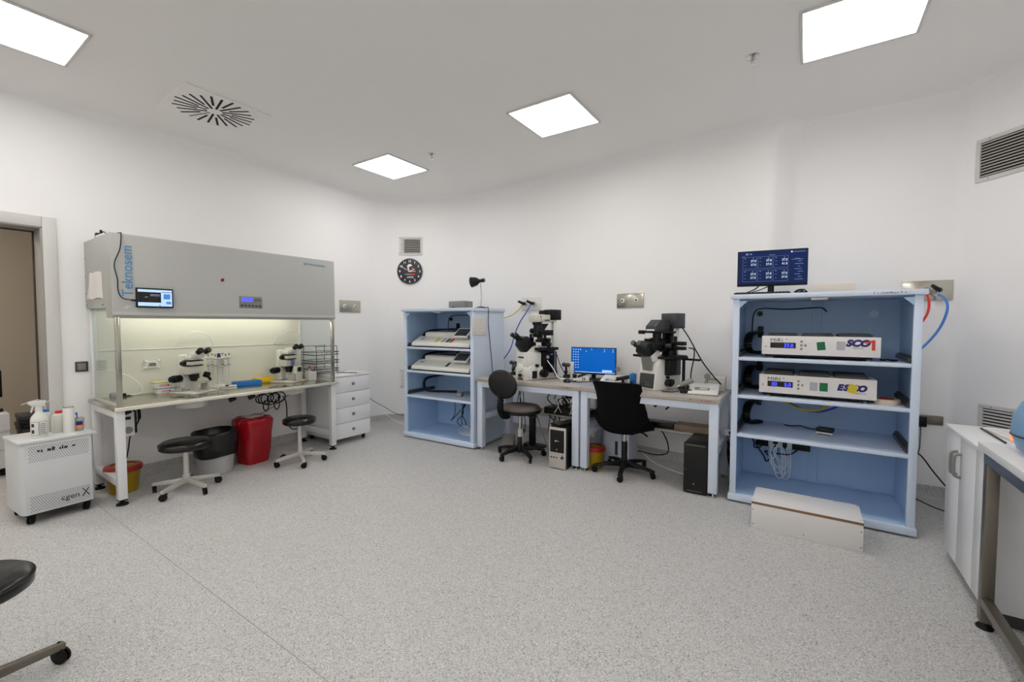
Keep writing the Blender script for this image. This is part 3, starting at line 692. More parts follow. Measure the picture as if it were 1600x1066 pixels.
t = thing('tube_rack', 'bright blue tube rack on the steel bench top', 'rack', (-4.80, 2.22, 0.768), PI / 2 - 0.1)
m = MB(); m.box(-0.13, 0.13, -0.045, 0.045, 0, 0.05, 0.005); obj('rack_body', m, BLUE, t)
m = MB()
for i in range(8):
    for j in range(2): m.cyl((-0.11 + i * 0.031, -0.02 + j * 0.04, 0.0495), (-0.11 + i * 0.031, -0.02 + j * 0.04, 0.0508), 0.011, n=10)
obj('hole', m, NAVY, t)
t = thing('tray', 'bright yellow open tray behind the blue rack', 'tray', (-4.90, 2.43, 0.768), PI / 2)
m = MB(); m.box(-0.09, 0.09, -0.05, 0.05, 0, 0.01, 0.003)
for s in (-1, 1): m.box(-0.09, 0.09, s * 0.05, s * 0.045, 0, 0.055, 0.002); m.box(s * 0.09, s * 0.085, -0.05, 0.05, 0, 0.055, 0.002)
m.box(-0.08, 0.09, -0.045, 0.045, 0.03, 0.045, 0.005)
obj('tray_body', m, YELT, t)
t = thing('penholder', 'white perforated pencil holder with red and white topped pens', 'holder', (-4.66, 2.84, 0.768))
m = MB(); m.box(-0.045, 0.045, -0.045, 0.045, 0, 0.004); 
for s in (-1, 1): m.box(-0.045, 0.045, s * 0.045, s * 0.042, 0, 0.10, 0.001); m.box(s * 0.045, s * 0.042, -0.045, 0.045, 0, 0.10, 0.001)
obj('holder_body', m, CREAMW, t)
m = MB()
for i in range(5):
    for j in range(5): m.cyl((0.0455, -0.032 + i * 0.016, 0.018 + j * 0.016), (0.0462, -0.032 + i * 0.016, 0.018 + j * 0.016), 0.0042, n=6)
obj('perforation', m, MGREY, t)
for k, (x, y, c, lb) in enumerate(((0.01, -0.015, RED, 'red topped pen leaning in the white pencil holder'), (-0.01, -0.025, RED, 'second red topped pen standing in the white pencil holder'), (0.0, 0.02, DKTXT, 'dark pen leaning outwards in the white pencil holder'))):
    p = thing('pen', lb, 'pen', (-4.66 + x, 2.84 + y, 0.773))
    m = MB(); m.cyl((0, 0, 0), (0.004 * k, 0.012 * k, 0.13), 0.004, n=8); obj('barrel', m, CREAMW if k < 2 else DKTXT, p)
    m = MB(); m.cyl((0.004 * k, 0.012 * k, 0.128), (0.004 * k, 0.012 * k, 0.155), 0.009 if k < 2 else 0.003, n=8); obj('cap', m, c, p)
t = thing('clear_box', 'small clear lidded box beside the pencil holder', 'box', (-4.74, 2.83, 0.768), 0.2)
m = MB(); m.box(-0.02, 0.02, -0.03, 0.10, 0, 0.045, 0.004); obj('box_body', m, CLEARP, t)
t = thing('tip_tray', 'flat white tray of tips in front of the pipette carousel', 'tray', (-4.74, 2.02, 0.768), PI / 2 - 0.3)
m = MB(); m.box(-0.07, 0.07, -0.04, 0.04, 0, 0.012, 0.004); m.box(-0.07, 0.07, -0.04, 0.04, 0.02, 0.028, 0.004); m.box(-0.06, -0.05, -0.03, 0.03, 0.01, 0.022); m.box(0.05, 0.06, -0.03, 0.03, 0.01, 0.022); obj('tray_body', m, CREAMW, t)
m = MB(); m.box(-0.03, 0.0, -0.042, -0.02, 0.028, 0.038, 0.002); obj('latch', m, BLACKM, t)
t = thing('handpiece', 'black pipette handpiece lying at the end of the bench top', 'tool', (-4.98, 1.245, 0.768), PI / 2)
m = MB(); m.cyl((-0.06, 0, 0.02), (0.05, 0.0, 0.016), 0.016, 0.010, 12); m.box(-0.06, 0.09, -0.01, 0.01, 0, 0.006); obj('grip', m, BLACK, t)
m = MB(); m.cyl((-0.05, 0, 0.024), (0.0, 0, 0.022), 0.019, 0.018, 12); obj('collar', m, MGREY, t)
t = thing('wall_thermometer', 'white timer with rounded corners fixed to the back of the hood', 'timer', (-5.03, 1.50, 1.03))
m = MB(); m.box(0, 0.02, -0.055, 0.055, -0.035, 0.035, 0.009)
for s in (-1, 1):
    for q in (-1, 1): m.sph((0.01, s * 0.048, q * 0.03), 0.016, n=10)
obj('casing', m, CREAMW, t)
m = MB(); m.box(0.019, 0.0215, -0.026, 0.026, -0.014, 0.016, 0.002); obj('display', m, MGREY, t)
single('air_tube', MB().tube([(-5.0, 1.10, 1.03), (-4.97, 1.21, 1.00), (-4.96, 1.33, 0.93), (-4.96, 1.40, 0.84), (-4.965, 1.395, 0.785), (-4.965, 1.32, 0.776)], 0.0045, 8), CABLEW, 'thin white tube drooping from the hood side to the black handpiece', 'tube')
single('air_tube', MB().tube([(-5.028, 1.69, 1.19), (-4.97, 1.72, 1.28), (-4.95, 1.80, 1.325), (-4.95, 1.89, 1.32), (-4.97, 1.96, 1.25), (-5.028, 2.01, 1.17)], 0.004, 8), CABLEW, 'thin white tube arching over the first stereo microscope', 'tube')
single('air_tube', MB().tube([(-5.028, 2.62, 1.17), (-4.97, 2.66, 1.26), (-4.94, 2.74, 1.325), (-4.94, 2.82, 1.325), (-4.96, 2.89, 1.27), (-5.0, 2.93, 1.2)], 0.004, 8), CABLEW, 'thin white tube arching over the second stereo microscope', 'tube')

# under the bench
t = thing('socket_box', 'white socket box hanging below the bench end', 'socket', (-4.55, 1.18, 0.56))
m = MB(); m.box(-0.03, 0.03, -0.045, 0.045, -0.06, 0.135, 0.006); obj('socket_housing', m, CREAMW, t)
m = MB(); m.cyl((0.03, 0.005, -0.01), (0.034, 0.005, -0.01), 0.028, n=20); obj('socket_ring', m, MGREY, t)
m = MB(); m.box(0.03, 0.034, -0.02, 0.02, 0.075, 0.1, 0.002); m.box(-0.02, 0.03, 0.045, 0.06, -0.04, 0.14, 0.003); obj('switch', m, BLACK, t)
single('hanging_cord', MB().tube([(-4.62, 1.28, 0.70), (-4.64, 1.285, 0.60), (-4.68, 1.24, 0.48), (-4.73, 1.235, 0.36), (-4.745, 1.225, 0.275)], [0.012, 0.006, 0.005, 0.005, 0.005], 8), BLACK, 'black cord hanging above the yellow tub under the bench', 'cable')
m = MB(); random.seed(3)
for k in range(5):
    c = Vector((-4.50, 2.22 + k * 0.035, 0.66)); r = 0.06 + 0.015 * (k % 3)
    m.tube([c + Vector((0.01 * k, r * math.cos(a), r * 0.75 * math.sin(a))) for a in [2 * PI * j / 8 for j in range(8)]], 0.006, 6, 4, True, True)
for y0 in (2.25, 2.36):
    m.tube([(-4.5, y0, 0.64), (-4.5, y0 - 0.02, 0.57), (-4.5, y0 + 0.01, 0.53), (-4.5, y0 + 0.035, 0.58), (-4.5, y0 + 0.02, 0.66)], 0.006, 6)
m.tube([(-4.5, 2.42, 0.68), (-4.5, 2.46, 0.60), (-4.52, 2.48, 0.50), (-4.55, 2.50, 0.36), (-4.6, 2.58, 0.27), (-4.66, 2.70, 0.255), (-4.75, 2.80, 0.30)], 0.006, 6)
single('cable_coil', m, BLACK, 'coil of black cables hanging under the bench above the red bin', 'cable')
single('thin_cord', MB().tube([(-4.58, 2.56, 0.66), (-4.62, 2.46, 0.58), (-4.68, 2.36, 0.50), (-4.78, 2.30, 0.44)], 0.003, 6), BLACK, 'thin black cord slanting down towards the red bag bin', 'cable')

def sharps(name, label, loc, rz, r0, r1, h):
    t = thing(name, label, 'waste tub', loc, rz, 'yellow waste tubs with red lids')
    m = MB(); m.lathe([(0, 0), (r0, 0), (r0 * 1.02, 0.006), (r1, h), (r1 - 0.004, h), (0, h - 0.01)], 32); obj('tub', m, YEL, t)
    m = MB(); m.lathe([(r1 - 0.002, h - 0.035), (r1 + 0.012, h - 0.03), (r1 + 0.014, h), (r1 + 0.004, h + 0.012), (r1 * 0.72, h + 0.014), (r1 * 0.7, h + 0.004)], 32); obj('lid_rim', m, REDL, t)
    m = MB(); m.lathe([(0, h + 0.012), (r1 * 0.5, h + 0.01), (r1 * 0.72, h + 0.003)], 28); obj('lid_centre', m, YEL, t)
    return t
sharps('waste_tub', 'yellow waste tub with red lid under the flow bench', (-4.745, 1.20, 0), 0, 0.095, 0.115, 0.21)
# bin with black liner
t = thing('waste_bin', 'grey white round bin with a black liner folded over it under the flow bench', 'bin', (-4.66, 1.86, 0))
m = MB(); m.lathe([(0, 0), (0.135, 0), (0.14, 0.01), (0.168, 0.345), (0.16, 0.345), (0.13, 0.02), (0, 0.02)], 40); obj('bucket', m, BINW, t)
m = MB(); b = m.bm; n = 40; prf = [(0.160, 0.165), (0.163, 0.17), (0.168, 0.26), (0.172, 0.36), (0.174, 0.385), (0.164, 0.392), (0.14, 0.36), (0.12, 0.12)]
rg = []
for i, (r, z) in enumerate(prf):
    rg.append([b.verts.new(((r + 0.012 + 0.004 * math.sin(5 * a + i) + 0.003 * math.sin(11 * a + 2 * i)) * math.cos(a), (r + 0.012 + 0.004 * math.sin(5 * a + i) + 0.003 * math.sin(11 * a + 2 * i)) * math.sin(a), z + 0.008 * math.sin(3 * a + 1) * (1 if i < 2 else 0.6))) for a in [2 * PI * j / n for j in range(n)]])
for A, B in zip(rg, rg[1:]):
    for j in range(n): b.faces.new((A[j], A[(j + 1) % n], B[(j + 1) % n], B[j]))
b.faces.new(rg[-1][::-1])
obj('liner', m, BLKBAG, t, smooth=60)
# red bag bin
t = thing('bag_bin', 'tall square bin wrapped in a shiny red bag under the flow bench', 'bin', (-4.68, 2.21, 0), 0.15)
m = MB(); b = m.bm; n = 48
def sq(a, r, p=4.5): return r / ((abs(math.cos(a)) ** p + abs(math.sin(a)) ** p) ** (1 / p))
prf = [(0.115, 0.0), (0.118, 0.03), (0.128, 0.12), (0.137, 0.22), (0.148, 0.32), (0.156, 0.40), (0.155, 0.435), (0.142, 0.455), (0.10, 0.46), (0.0, 0.46)]
rg = []
for i, (r, z) in enumerate(prf):
    if r == 0: rg.append([b.verts.new((0, 0, z))]); continue
    row = []
    for j in range(n):
        a = 2 * PI * j / n; rr = sq(a, r) * (1 + (0.03 * math.sin(7 * a + 1.3 * i) + 0.028 * math.sin(13 * a + 0.9 * i) + 0.02 * math.sin(4 * a - i)) * (1 if 1 < i < 8 else 0.3))
        row.append(b.verts.new((rr * math.cos(a), rr * math.sin(a), z + (0.006 * math.sin(6 * a) if i > 4 else 0))))
    rg.append(row)
for A, B in zip(rg, rg[1:]):
    for j in range(n):
        k = (j + 1) % n
        if len(B) == 1: b.faces.new((A[j], A[k], B[0]))
        else: b.faces.new((A[j], A[k], B[k], B[j]))
b.faces.new(rg[0][::-1])
obj('red_bag', m, REDBAG, t, smooth=50)
m = MB(); m.box(-0.07, 0.07, -0.075, 0.075, 0.462, 0.468, 0.002); obj('lid_label', m, PAPER, t)

# ---- round stools
def caster(mb, x, y, z0=0.0, r=0.026, a=0.0):
    M = RZ(a, (x, y, z0))
    mb.cyl((-0.013, 0, r), (-0.004, 0, r), r, n=16, M=M, bev=0.003); mb.cyl((0.004, 0, r), (0.013, 0, r), r, n=16, M=M, bev=0.003)
    mb.cyl((-0.005, 0, r), (0.005, 0, r), r * 0.5, n=10, M=M); mb.box(-0.015, 0.015, -0.004, r * 0.95, r * 0.9, r * 2.15, 0.003, M); mb.cyl((0, 0.008, r * 1.6), (0, 0.008, r * 2.7), 0.006, n=8, M=M)
def round_stool(label, loc, rz, seat_z, seat_r=0.175, arm=0.25, metal=WHITE, rad=0.026, a0=0.0):
    t = thing('lab_stool', label, 'stool', loc, rz, 'round black stools on five casters')
    th = 0.06
    m = MB(); m.lathe([(0, seat_z - th), (seat_r - 0.012, seat_z - th), (seat_r - 0.002, seat_z - th + 0.008), (seat_r, seat_z - th / 2), (seat_r - 0.004, seat_z - 0.012), (seat_r - 0.02, seat_z), (0, seat_z + 0.004)], 48); s_ = obj('seat', m, BVINYL, t, smooth=50)
    m = MB(); m.tube([((seat_r - 0.001) * math.cos(a), (seat_r - 0.001) * math.sin(a), seat_z - 0.017) for a in [2 * PI * k / 40 for k in range(40)]], 0.0035, 6, 1, False, True); obj('piping', m, BVINYL, s_)
    m = MB(); m.cyl((0, 0, 0.10), (0, 0, seat_z - th), 0.021, n=20); m.cyl((0, 0, 0.07), (0, 0, 0.14), 0.027, n=20); m.cyl((0, 0, seat_z - th - 0.012), (0, 0, seat_z - th), 0.08, n=20); obj('column', m, metal, t)
    for k in range(5):
        a = a0 + k * 2 * PI / 5
        m = MB(); M = Matrix.Rotation(a, 4, 'Z')
        m.prism([(0.0, 0.075), (0.0, 0.115), (arm, 0.085), (arm, 0.058)], -0.014, 0.014, M @ Matrix(((1, 0, 0, 0), (0, 0, 1, 0), (0, 1, 0, 0), (0, 0, 0, 1))), 0.003)
        l = obj('leg', m, metal, t)
        m = MB(); x, y = (arm - 0.012) * math.cos(a), (arm - 0.012) * math.sin(a); caster(m, x, y, 0, rad, a + 0.8 * k + 0.4)
        obj('caster', m, RUBBER, l)
    return t
round_stool('round black stool with white column in front of the grey bin', (-4.32, 1.50, 0), 0, 0.425, 0.185, 0.245, ALU, 0.028, math.radians(-60))
round_stool('round black stool with white column near the drawer unit', (-4.25, 2.46, 0), 0, 0.46, 0.155, 0.24, ALU, 0.026, math.radians(-22))
round_stool('round black stool cut off at the picture edge nearest the camera', (-2.50, 0.17, 0), 0, 0.48, 0.185, 0.27, DSTEEL, 0.033, math.radians(100))

# ---- drawer unit, papers and wire trays
t = thing('drawer_unit', 'white four drawer unit on casters at the end of the flow bench', 'drawer unit', (-4.74, 3.25, 0))
m = MB(); m.box(-5.04, -4.475, 3.0, 3.49, 0.065, 0.79, 0.003); wobj('body', m, CABWHITE, t)
m = MB(); m.box(-5.045, -4.455, 2.995, 3.495, 0.79, 0.81, 0.003); wobj('top', m, CABWHITE, t)
for k in range(4):
    z = 0.07 + k * 0.18
    m = MB(); m.box(-4.475, -4.457, 3.003, 3.487, z, z + 0.175, 0.0015); d = wobj('drawer', m, CABWHITE, t)
    m = MB(); m.box(-4.457, -4.44, 3.232, 3.262, z + 0.075, z + 0.105, 0.002); wobj('knob', m, MGREY, d)
for (x, y) in ((-4.53, 3.05), (-4.53, 3.44), (-5.0, 3.05), (-5.0, 3.44)):
    m = MB(); caster(m, x, y, 0, 0.024, 0.4); wobj('caster', m, BLACK, t)
t = thing('wire_tray', 'black wire tray rack of three levels with papers on the drawer unit', 'tray rack', (-4.85, 3.12, 0.81))
def rect_loop(x0, x1, y0, y1, z, r=0.03): return [(x0, y0 + r, z), (x0, y1 - r, z), (x0 + r, y1, z), (x1 - r, y1, z), (x1, y1 - r, z), (x1, y0 + r, z), (x1 - r, y0, z), (x0 + r, y0, z)]
for k in range(3):
    z = 0.03 + k * 0.10
    m = MB(); m.tube(rect_loop(-0.13, 0.13, -0.20, 0.13, z), 0.004, 6, 3, True, True); m.tube(rect_loop(-0.13, 0.13, -0.20, 0.13, z + 0.03), 0.004, 6, 3, True, True)
    for j in range(9): m.cyl((-0.128, -0.17 + j * 0.035, z), (0.128, -0.17 + j * 0.035, z), 0.0018, n=5)
    for j in range(5): m.cyl((0.13, -0.17 + j * 0.065, z), (0.13, -0.17 + j * 0.065, z + 0.03), 0.002, n=5)
    obj('shelf', m, BLACKM, t)
m = MB()
for (x, y) in ((-0.13, -0.17), (0.13, -0.17), (-0.13, 0.10), (0.13, 0.10)): m.tube([(x, y, 0), (x, y, 0.3), (x * 0.8, y, 0.33)], 0.004, 6)
m.tube([(0.105, -0.17, 0.33), (0.1, 0.10, 0.33)], 0.004, 6, smooth=False); m.tube([(-0.105, -0.17, 0.33), (-0.1, 0.10, 0.33)], 0.004, 6, smooth=False); obj('post', m, BLACKM, t)
for k, (h, lb) in enumerate(((0.012, 'sheaf of white papers in the lowest wire tray'), (0.008, 'sheaf of white papers in the middle wire tray'), (0.006, 'white sheets in the topmost wire tray'))):
    m = MB(); m.box(-0.11, 0.12, -0.17, 0.115, 0, h, 0.001); single('paper_stack', m, PAPER, lb, 'paper', (-4.85, 3.12, 0.81 + 0.034 + k * 0.10), 0.03 * (k - 1), 'papers in the wire trays')
m = MB(); m.box(-0.10, 0.10, -0.14, 0.14, 0, 0.004); m.box(-0.10, 0.10, -0.13, 0.15, 0.004, 0.008, 0, RZ(0.15)); single('paper_stack', m, PAPER, 'loose white papers lying on the drawer unit beside the wire trays', 'paper', (-4.60, 3.33, 0.81), 0.4)
m = MB(); m.box(-0.006, 0.006, -0.12, 0.12, 0, 0.008, 0.002); single('ruler', m, DGREY, 'thin dark pen lying on the papers on the drawer unit', 'pen', (-4.58, 3.26, 0.8185), -1.1)
single('floor_cable', MB().tube([(-4.60, 3.50, 0.60), (-4.62, 3.62, 0.45), (-4.60, 3.80, 0.33), (-4.52, 3.98, 0.20), (-4.42, 4.10, 0.16), (-4.25, 4.18, 0.13)], 0.0035, 6), BLACK, 'thin dark cable from the drawer unit across to the smaller blue cabinet', 'cable')
single('floor_cable', MB().tube([(-4.62, 3.52, 0.50), (-4.6, 3.75, 0.30), (-4.55, 3.95, 0.12), (-4.40, 4.08, 0.035), (-4.22, 4.12, 0.02)], 0.0035, 6), CABLEW, 'thin white cable from the drawer unit across to the smaller blue cabinet', 'cable')

# ---- air purifier with the bottles on it
PUR = thing('air_purifier', 'white floor standing air purifier with perforated panels on black casters', 'air purifier', (-4.645, 0.765, 0), 0.06)
W2, D2 = 0.195, 0.185
m = MB(); c = 0.035
m.prism([(-D2, -W2), (D2 - c, -W2), (D2, -W2 + c * 0.6), (D2, W2 - c * 0.6), (D2 - c, W2), (-D2, W2)], 0.075, 0.575, None, 0.003); obj('body', m, PURW, PUR)
m = MB(); m.box(-D2 - 0.005, D2 + 0.012, -W2 - 0.01, W2 + 0.01, 0.575, 0.592, 0.003); obj('top', m, PURW, PUR)
m = MB(); rr = 0.0032
for (z0, z1) in ((0.095, 0.215), (0.445, 0.565)):
    nz_ = int((z1 - z0) / 0.0125)
    for i in range(nz_):
        for j in range(24):
            y = -0.15 + j * 0.013 + (0.0065 if i % 2 else 0); z = z0 + i * 0.0125
            q = Vector((D2 + 0.0004, y, z))
            vs = [m.bm.verts.new(q + Vector((0, rr * math.cos(a), rr * math.sin(a)))) for a in [PI / 3 * k for k in range(6)]]
            m.bm.faces.new(vs)
obj('perforation', m, DKTXT, PUR, kind='stuff', smooth=0)
m = MB(); m.text('cgen', 0.055, frame_m((D2 + 0.001, 0.0, 0.125), (0, 1, 0), (0, 0, 1)), 'LEFT'); m.text('X', 0.085, frame_m((D2 + 0.001, 0.112, 0.12), (0, 1, 0), (0, 0, 1)), 'LEFT', sx=0.75); obj('lettering', m, DKTXT, PUR)
m = MB(); strokes(m, frame_m((D2 + 0.001, -0.11, 0.503), (0, 1, 0), (0, 0, 1)), 0.21, 0.026, 9); obj('lettering', m, DKTXT, PUR)
m = MB(); m.box(-D2 + 0.02, D2 - 0.02, -W2 + 0.02, W2 - 0.02, 0.062, 0.08); obj('chassis', m, BLACK, PUR)
for (x, y) in ((D2 - 0.04, -W2 + 0.05), (D2 - 0.04, W2 - 0.05), (-D2 + 0.04, -W2 + 0.05), (-D2 + 0.04, W2 - 0.05)):
    m = MB(); caster(m, x, y, 0, 0.03, 0.9); obj('caster', m, RUBBER, PUR)
ZP = 0.592
t = thing('spray_bottle', 'white spray bottle with printed label on the air purifier', 'bottle', (-4.57, 0.70, ZP), 0.1)
m = MB(); m.lathe([(0, 0), (0.042, 0), (0.045, 0.005), (0.045, 0.13), (0.04, 0.15), (0.022, 0.175), (0.018, 0.19), (0.018, 0.2), (0, 0.2)], 28); obj('bottle_body', m, CREAMW, t)
m = MB(); m.cyl((0, 0, 0.192), (0, 0, 0.222), 0.02, n=16); m.prism([(-0.03, 0.222), (0.03, 0.222), (0.036, 0.262), (-0.05, 0.262), (-0.056, 0.248)], -0.011, 0.011, frame_m((0, 0, 0), (0, 1, 0), (0, 0, 1)), 0.002); m.prism([(-0.034, 0.225), (-0.026, 0.225), (-0.036, 0.182), (-0.042, 0.184)], -0.006, 0.006, frame_m((0, 0, 0), (0, 1, 0), (0, 0, 1)), 0.001); obj('spray_head', m, CREAMW, t)
m = MB()
def wrap(z, s, r=0.0456, a0=-0.7): return Matrix.Identity(4)
def cyl_patch(mb, r, a0, a1, z0, z1, n=6):
    b = mb.bm
    A = [b.verts.new((r * math.cos(a0 + (a1 - a0) * k / n), r * math.sin(a0 + (a1 - a0) * k / n), z0)) for k in range(n + 1)]
    B = [b.verts.new((r * math.cos(a0 + (a1 - a0) * k / n), r * math.sin(a0 + (a1 - a0) * k / n), z1)) for k in range(n + 1)]
    for k in range(n): b.faces.new((A[k], A[k + 1], B[k + 1], B[k]))
for z in (0.02, 0.115): cyl_patch(m, 0.0455, -1.35, -0.35, z, z + 0.002); cyl_patch(m, 0.0455, -0.25, 0.75, z, z + 0.002)
for a in (-1.35, -0.35, -0.25, 0.75): cyl_patch(m, 0.0455, a, a + 0.04, 0.02, 0.117, 2)
for k in range(6): cyl_patch(m, 0.0455, -0.15, 0.55 - 0.05 * (k % 3), 0.032 + k * 0.013, 0.036 + k * 0.013)
for (z0, z1) in ((0.035, 0.06), (0.08, 0.104)): cyl_patch(m, 0.0455, -1.25, -0.85, z0, z1)
obj('label_print', m, DKTXT, t)
def wash(label, loc, rz, capm, h=0.13):
    t = thing('wash_bottle', label, 'bottle', loc, rz, 'wash bottles on the air purifier')
    m = MB(); m.lathe([(0, 0), (0.037, 0), (0.041, 0.006), (0.041, h - 0.035), (0.034, h - 0.012), (0.018, h), (0, h)], 28); obj('bottle_body', m, MILKY, t)
    m = MB(); m.cyl((0, 0, h - 0.004), (0, 0, h + 0.018), 0.020, 0.018, 16, bev=0.002); obj('cap', m, capm, t)
    m = MB(); m.tube([(0, 0, h + 0.015), (0, -0.006, h + 0.06), (0, -0.035, h + 0.095), (0, -0.075, h + 0.095), (0, -0.15, h + 0.08)], 0.0035, 8); obj('spout', m, MILKY, t)
    return t
wash('milky wash bottle with red cap and bent spout on the air purifier', (-4.66, 0.815, ZP), 0.35, RED, 0.145)
wash('milky wash bottle with blue cap half hidden behind the spray bottle', (-4.77, 0.765, ZP), 0.5, BLUECAP, 0.15)
t = thing('paper_roll', 'narrow tall white roll standing on the air purifier', 'roll', (-4.585, 0.855, ZP))
m = MB(); m.lathe([(0, 0), (0.033, 0), (0.033, 0.004), (0.030, 0.19), (0.029, 0.192), (0.022, 0.192), (0.022, 0.15), (0, 0.15)], 28); obj('roll_body', m, CREAMW, t)
m = MB(); m.lathe([(0.022, 0.188), (0.023, 0.193), (0.03, 0.193), (0.031, 0.188)], 28); obj('rim', m, MGREY, t)
t = thing('drinking_glass', 'small patterned glass holding pens on the air purifier', 'glass', (-4.60, 0.915, ZP))
m = MB(); m.lathe([(0, 0), (0.022, 0), (0.027, 0.10), (0.025, 0.10), (0.020, 0.006), (0, 0.006)], 24); obj('glass_body', m, CLEARP, t)
m = MB(); cyl_patch(m, 0.0262, -1.2, 1.2, 0.02, 0.045, 8); obj('orange_print', m, mat('orange_print', (222, 140, 96), 0.6), t)
m = MB(); cyl_patch(m, 0.0272, -0.9, 0.5, 0.045, 0.075, 6); obj('blue_print', m, NAVY, t)
for k, (dx, dy, c, lb) in enumerate(((0.006, 0.03, CREAMW, 'white capped pen leaning out of the small glass'), (-0.01, -0.012, BLUECAP, 'blue pen standing in the small glass'))):
    m = MB(); m.cyl((0, 0, 0.008), (dx, dy, 0.125), 0.0035, n=8); m.cyl((dx * 0.95, dy * 0.95, 0.12), (dx * 1.15, dy * 1.15, 0.14), 0.006, n=8); single('pen', m, c, lb, 'pen', (-4.60, 0.915, ZP))

# ---- next room things seen through the doorway
t = thing('side_cabinet', 'grey white drawer cabinet in the next room seen through the doorway', 'cabinet', (-6.35, 0.48, 0))
m = MB(); m.box(-0.25, 0.23, -0.27, 0.27, 0.07, 0.575, 0.004); obj('body', m, CABWHITE, t)
for z in (0.075, 0.245, 0.42):
    m = MB(); m.box(0.23, 0.25, -0.268, 0.268, z, z + 0.155 if z > 0.1 else z + 0.165, 0.002); obj('drawer', m, CABWHITE, t)
for (x, y) in ((0.2, -0.22), (0.2, 0.22), (-0.2, -0.22), (-0.2, 0.22)):
    m = MB(); caster(m, x, y, 0, 0.028, 0.5); obj('caster', m, BLACK, t)
t = thing('black_monitor', 'black monitor edge standing on the next room cabinet', 'monitor', (-6.32, 0.57, 0.578))
m = MB(); m.box(-0.012, 0.012, -0.3, 0.165, 0.13, 0.385, 0.006); obj('screen_body', m, BLACK, t)
m = MB(); m.cyl((0, 0.08, 0.0), (0, 0.08, 0.02), 0.09, 0.085, 24); m.cyl((0, 0.05, 0.02), (0, 0.05, 0.2), 0.02, n=10); obj('stand', m, BLACK, t)
for k in range(5):
    m = MB(); m.box(-0.15, 0.15, -0.14, 0.14, 0, 0.038, 0.004); single('binder', m, [BLACK, DGREY, BLACKM, BLACK, DGREY][k], ['black binder at the bottom of the pile in the next room', 'dark grey binder second from the floor in the next room pile', 'black binder in the middle of the next room pile', 'black binder second from the top of the next room pile', 'dark grey binder on top of the next room pile'][k], 'binder', (-6.42, 0.98, 0.30 + k * 0.042), 0.06 * (k % 3 - 1), 'dark binders piled in the next room')
t = thing('low_table', 'low white stand carrying the pile of dark binders in the next room', 'stand', (-6.42, 0.98, 0))
m = MB(); m.box(-0.2, 0.2, -0.2, 0.2, 0.27, 0.30, 0.004)
obj('top', m, CABWHITE, t)
for s in (-1, 1):
    m = MB(); m.box(-0.18, 0.18, s * 0.18 - 0.015, s * 0.18 + 0.015, 0, 0.27, 0.003); obj('side_panel', m, CABWHITE, t)
# ------------------------------------------------------------------ blue open cabinets
def blue_cabinet(label, x0, x1, yf, yb, h, shelf_z, name='open_cabinet', rot=0.0):
    t = thing(name, label, 'cabinet', ((x0 + x1) / 2, (yf + yb) / 2, 0), rot, 'pale blue open cabinets')
    W, D = (x1 - x0) / 2, (yb - yf) / 2; th = 0.045
    for s in (-1, 1):
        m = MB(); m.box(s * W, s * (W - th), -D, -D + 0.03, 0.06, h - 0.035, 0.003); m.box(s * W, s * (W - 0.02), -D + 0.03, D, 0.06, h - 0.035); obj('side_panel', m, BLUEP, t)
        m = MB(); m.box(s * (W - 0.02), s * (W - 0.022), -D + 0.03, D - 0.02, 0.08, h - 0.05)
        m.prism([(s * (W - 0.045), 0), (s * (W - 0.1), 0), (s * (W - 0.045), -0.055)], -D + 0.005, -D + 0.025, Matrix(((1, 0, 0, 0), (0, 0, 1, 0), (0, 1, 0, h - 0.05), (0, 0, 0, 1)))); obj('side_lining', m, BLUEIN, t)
    m = MB(); m.box(-W - 0.02, W + 0.02, -D - 0.02, D, h - 0.035, h, 0.004); obj('top', m, BLUEP, t)
    m = MB(); m.box(-0.05, 0.05, -D + 0.0, -D + 0.03, h - 0.055, h - 0.036, 0.002); obj('latch_plate', m, ALU, t)
    m = MB(); m.box(-W - 0.01, W + 0.01, -D - 0.01, D, 0.015, 0.065, 0.004); obj('plinth', m, BLUEP, t)
    m = MB(); m.box(-W + 0.06, W - 0.06, -D + 0.05, D - 0.03, 0.0, 0.016); obj('base_feet', m, BLACK, t)
    m = MB(); m.box(-W + 0.02, W - 0.02, D - 0.02, D - 0.004, 0.06, h - 0.035)
    m.box(-0.035, 0.035, D - 0.03, D - 0.02, 0.065, h - 0.04, 0.003)
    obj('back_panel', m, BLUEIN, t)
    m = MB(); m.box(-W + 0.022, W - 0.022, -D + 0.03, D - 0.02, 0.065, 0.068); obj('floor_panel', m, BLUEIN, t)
    for z in shelf_z:
        m = MB(); m.box(-W + 0.045, W - 0.045, -D + 0.02, D - 0.03, z - 0.005, z); m.box(-W + 0.045, W - 0.045, -D + 0.004, -D + 0.024, z - 0.026, z, 0.003)
        sh = obj('shelf', m, BLUEP, t)
        for s in (-1, 1):
            m = MB(); m.box(s * (W - 0.045), s * (W - 0.022), -D + 0.03, D - 0.10, z + 0.005, z + 0.045, 0.003); m.box(s * (W - 0.06), s * (W - 0.045), -D + 0.02, D - 0.14, z + 0.012, z + 0.036, 0.002); obj('slide_rail', m, DGREY, sh)
    return t
C2 = blue_cabinet('larger pale blue open cabinet with a screen on top and a white step in front', -0.485, 0.625, 3.85, 4.53, 1.648, (1.158, 0.860, 0.552))
C1 = blue_cabinet('smaller pale blue open cabinet with a black lamp on top near the room corner', -4.16, -3.08, 3.78, 4.40, 1.592, (1.127, 0.838, 0.532))
C1.location.x += 0.0; C1.rotation_euler[2] = math.radians(2.0)
m = MB(); strokes(m, frame_m((0.37, 3.8285, 1.622), (1, 0, 0), (0, 0, 1)), 0.17, 0.014, 4); wobj('lettering', m, MGREY, C2)
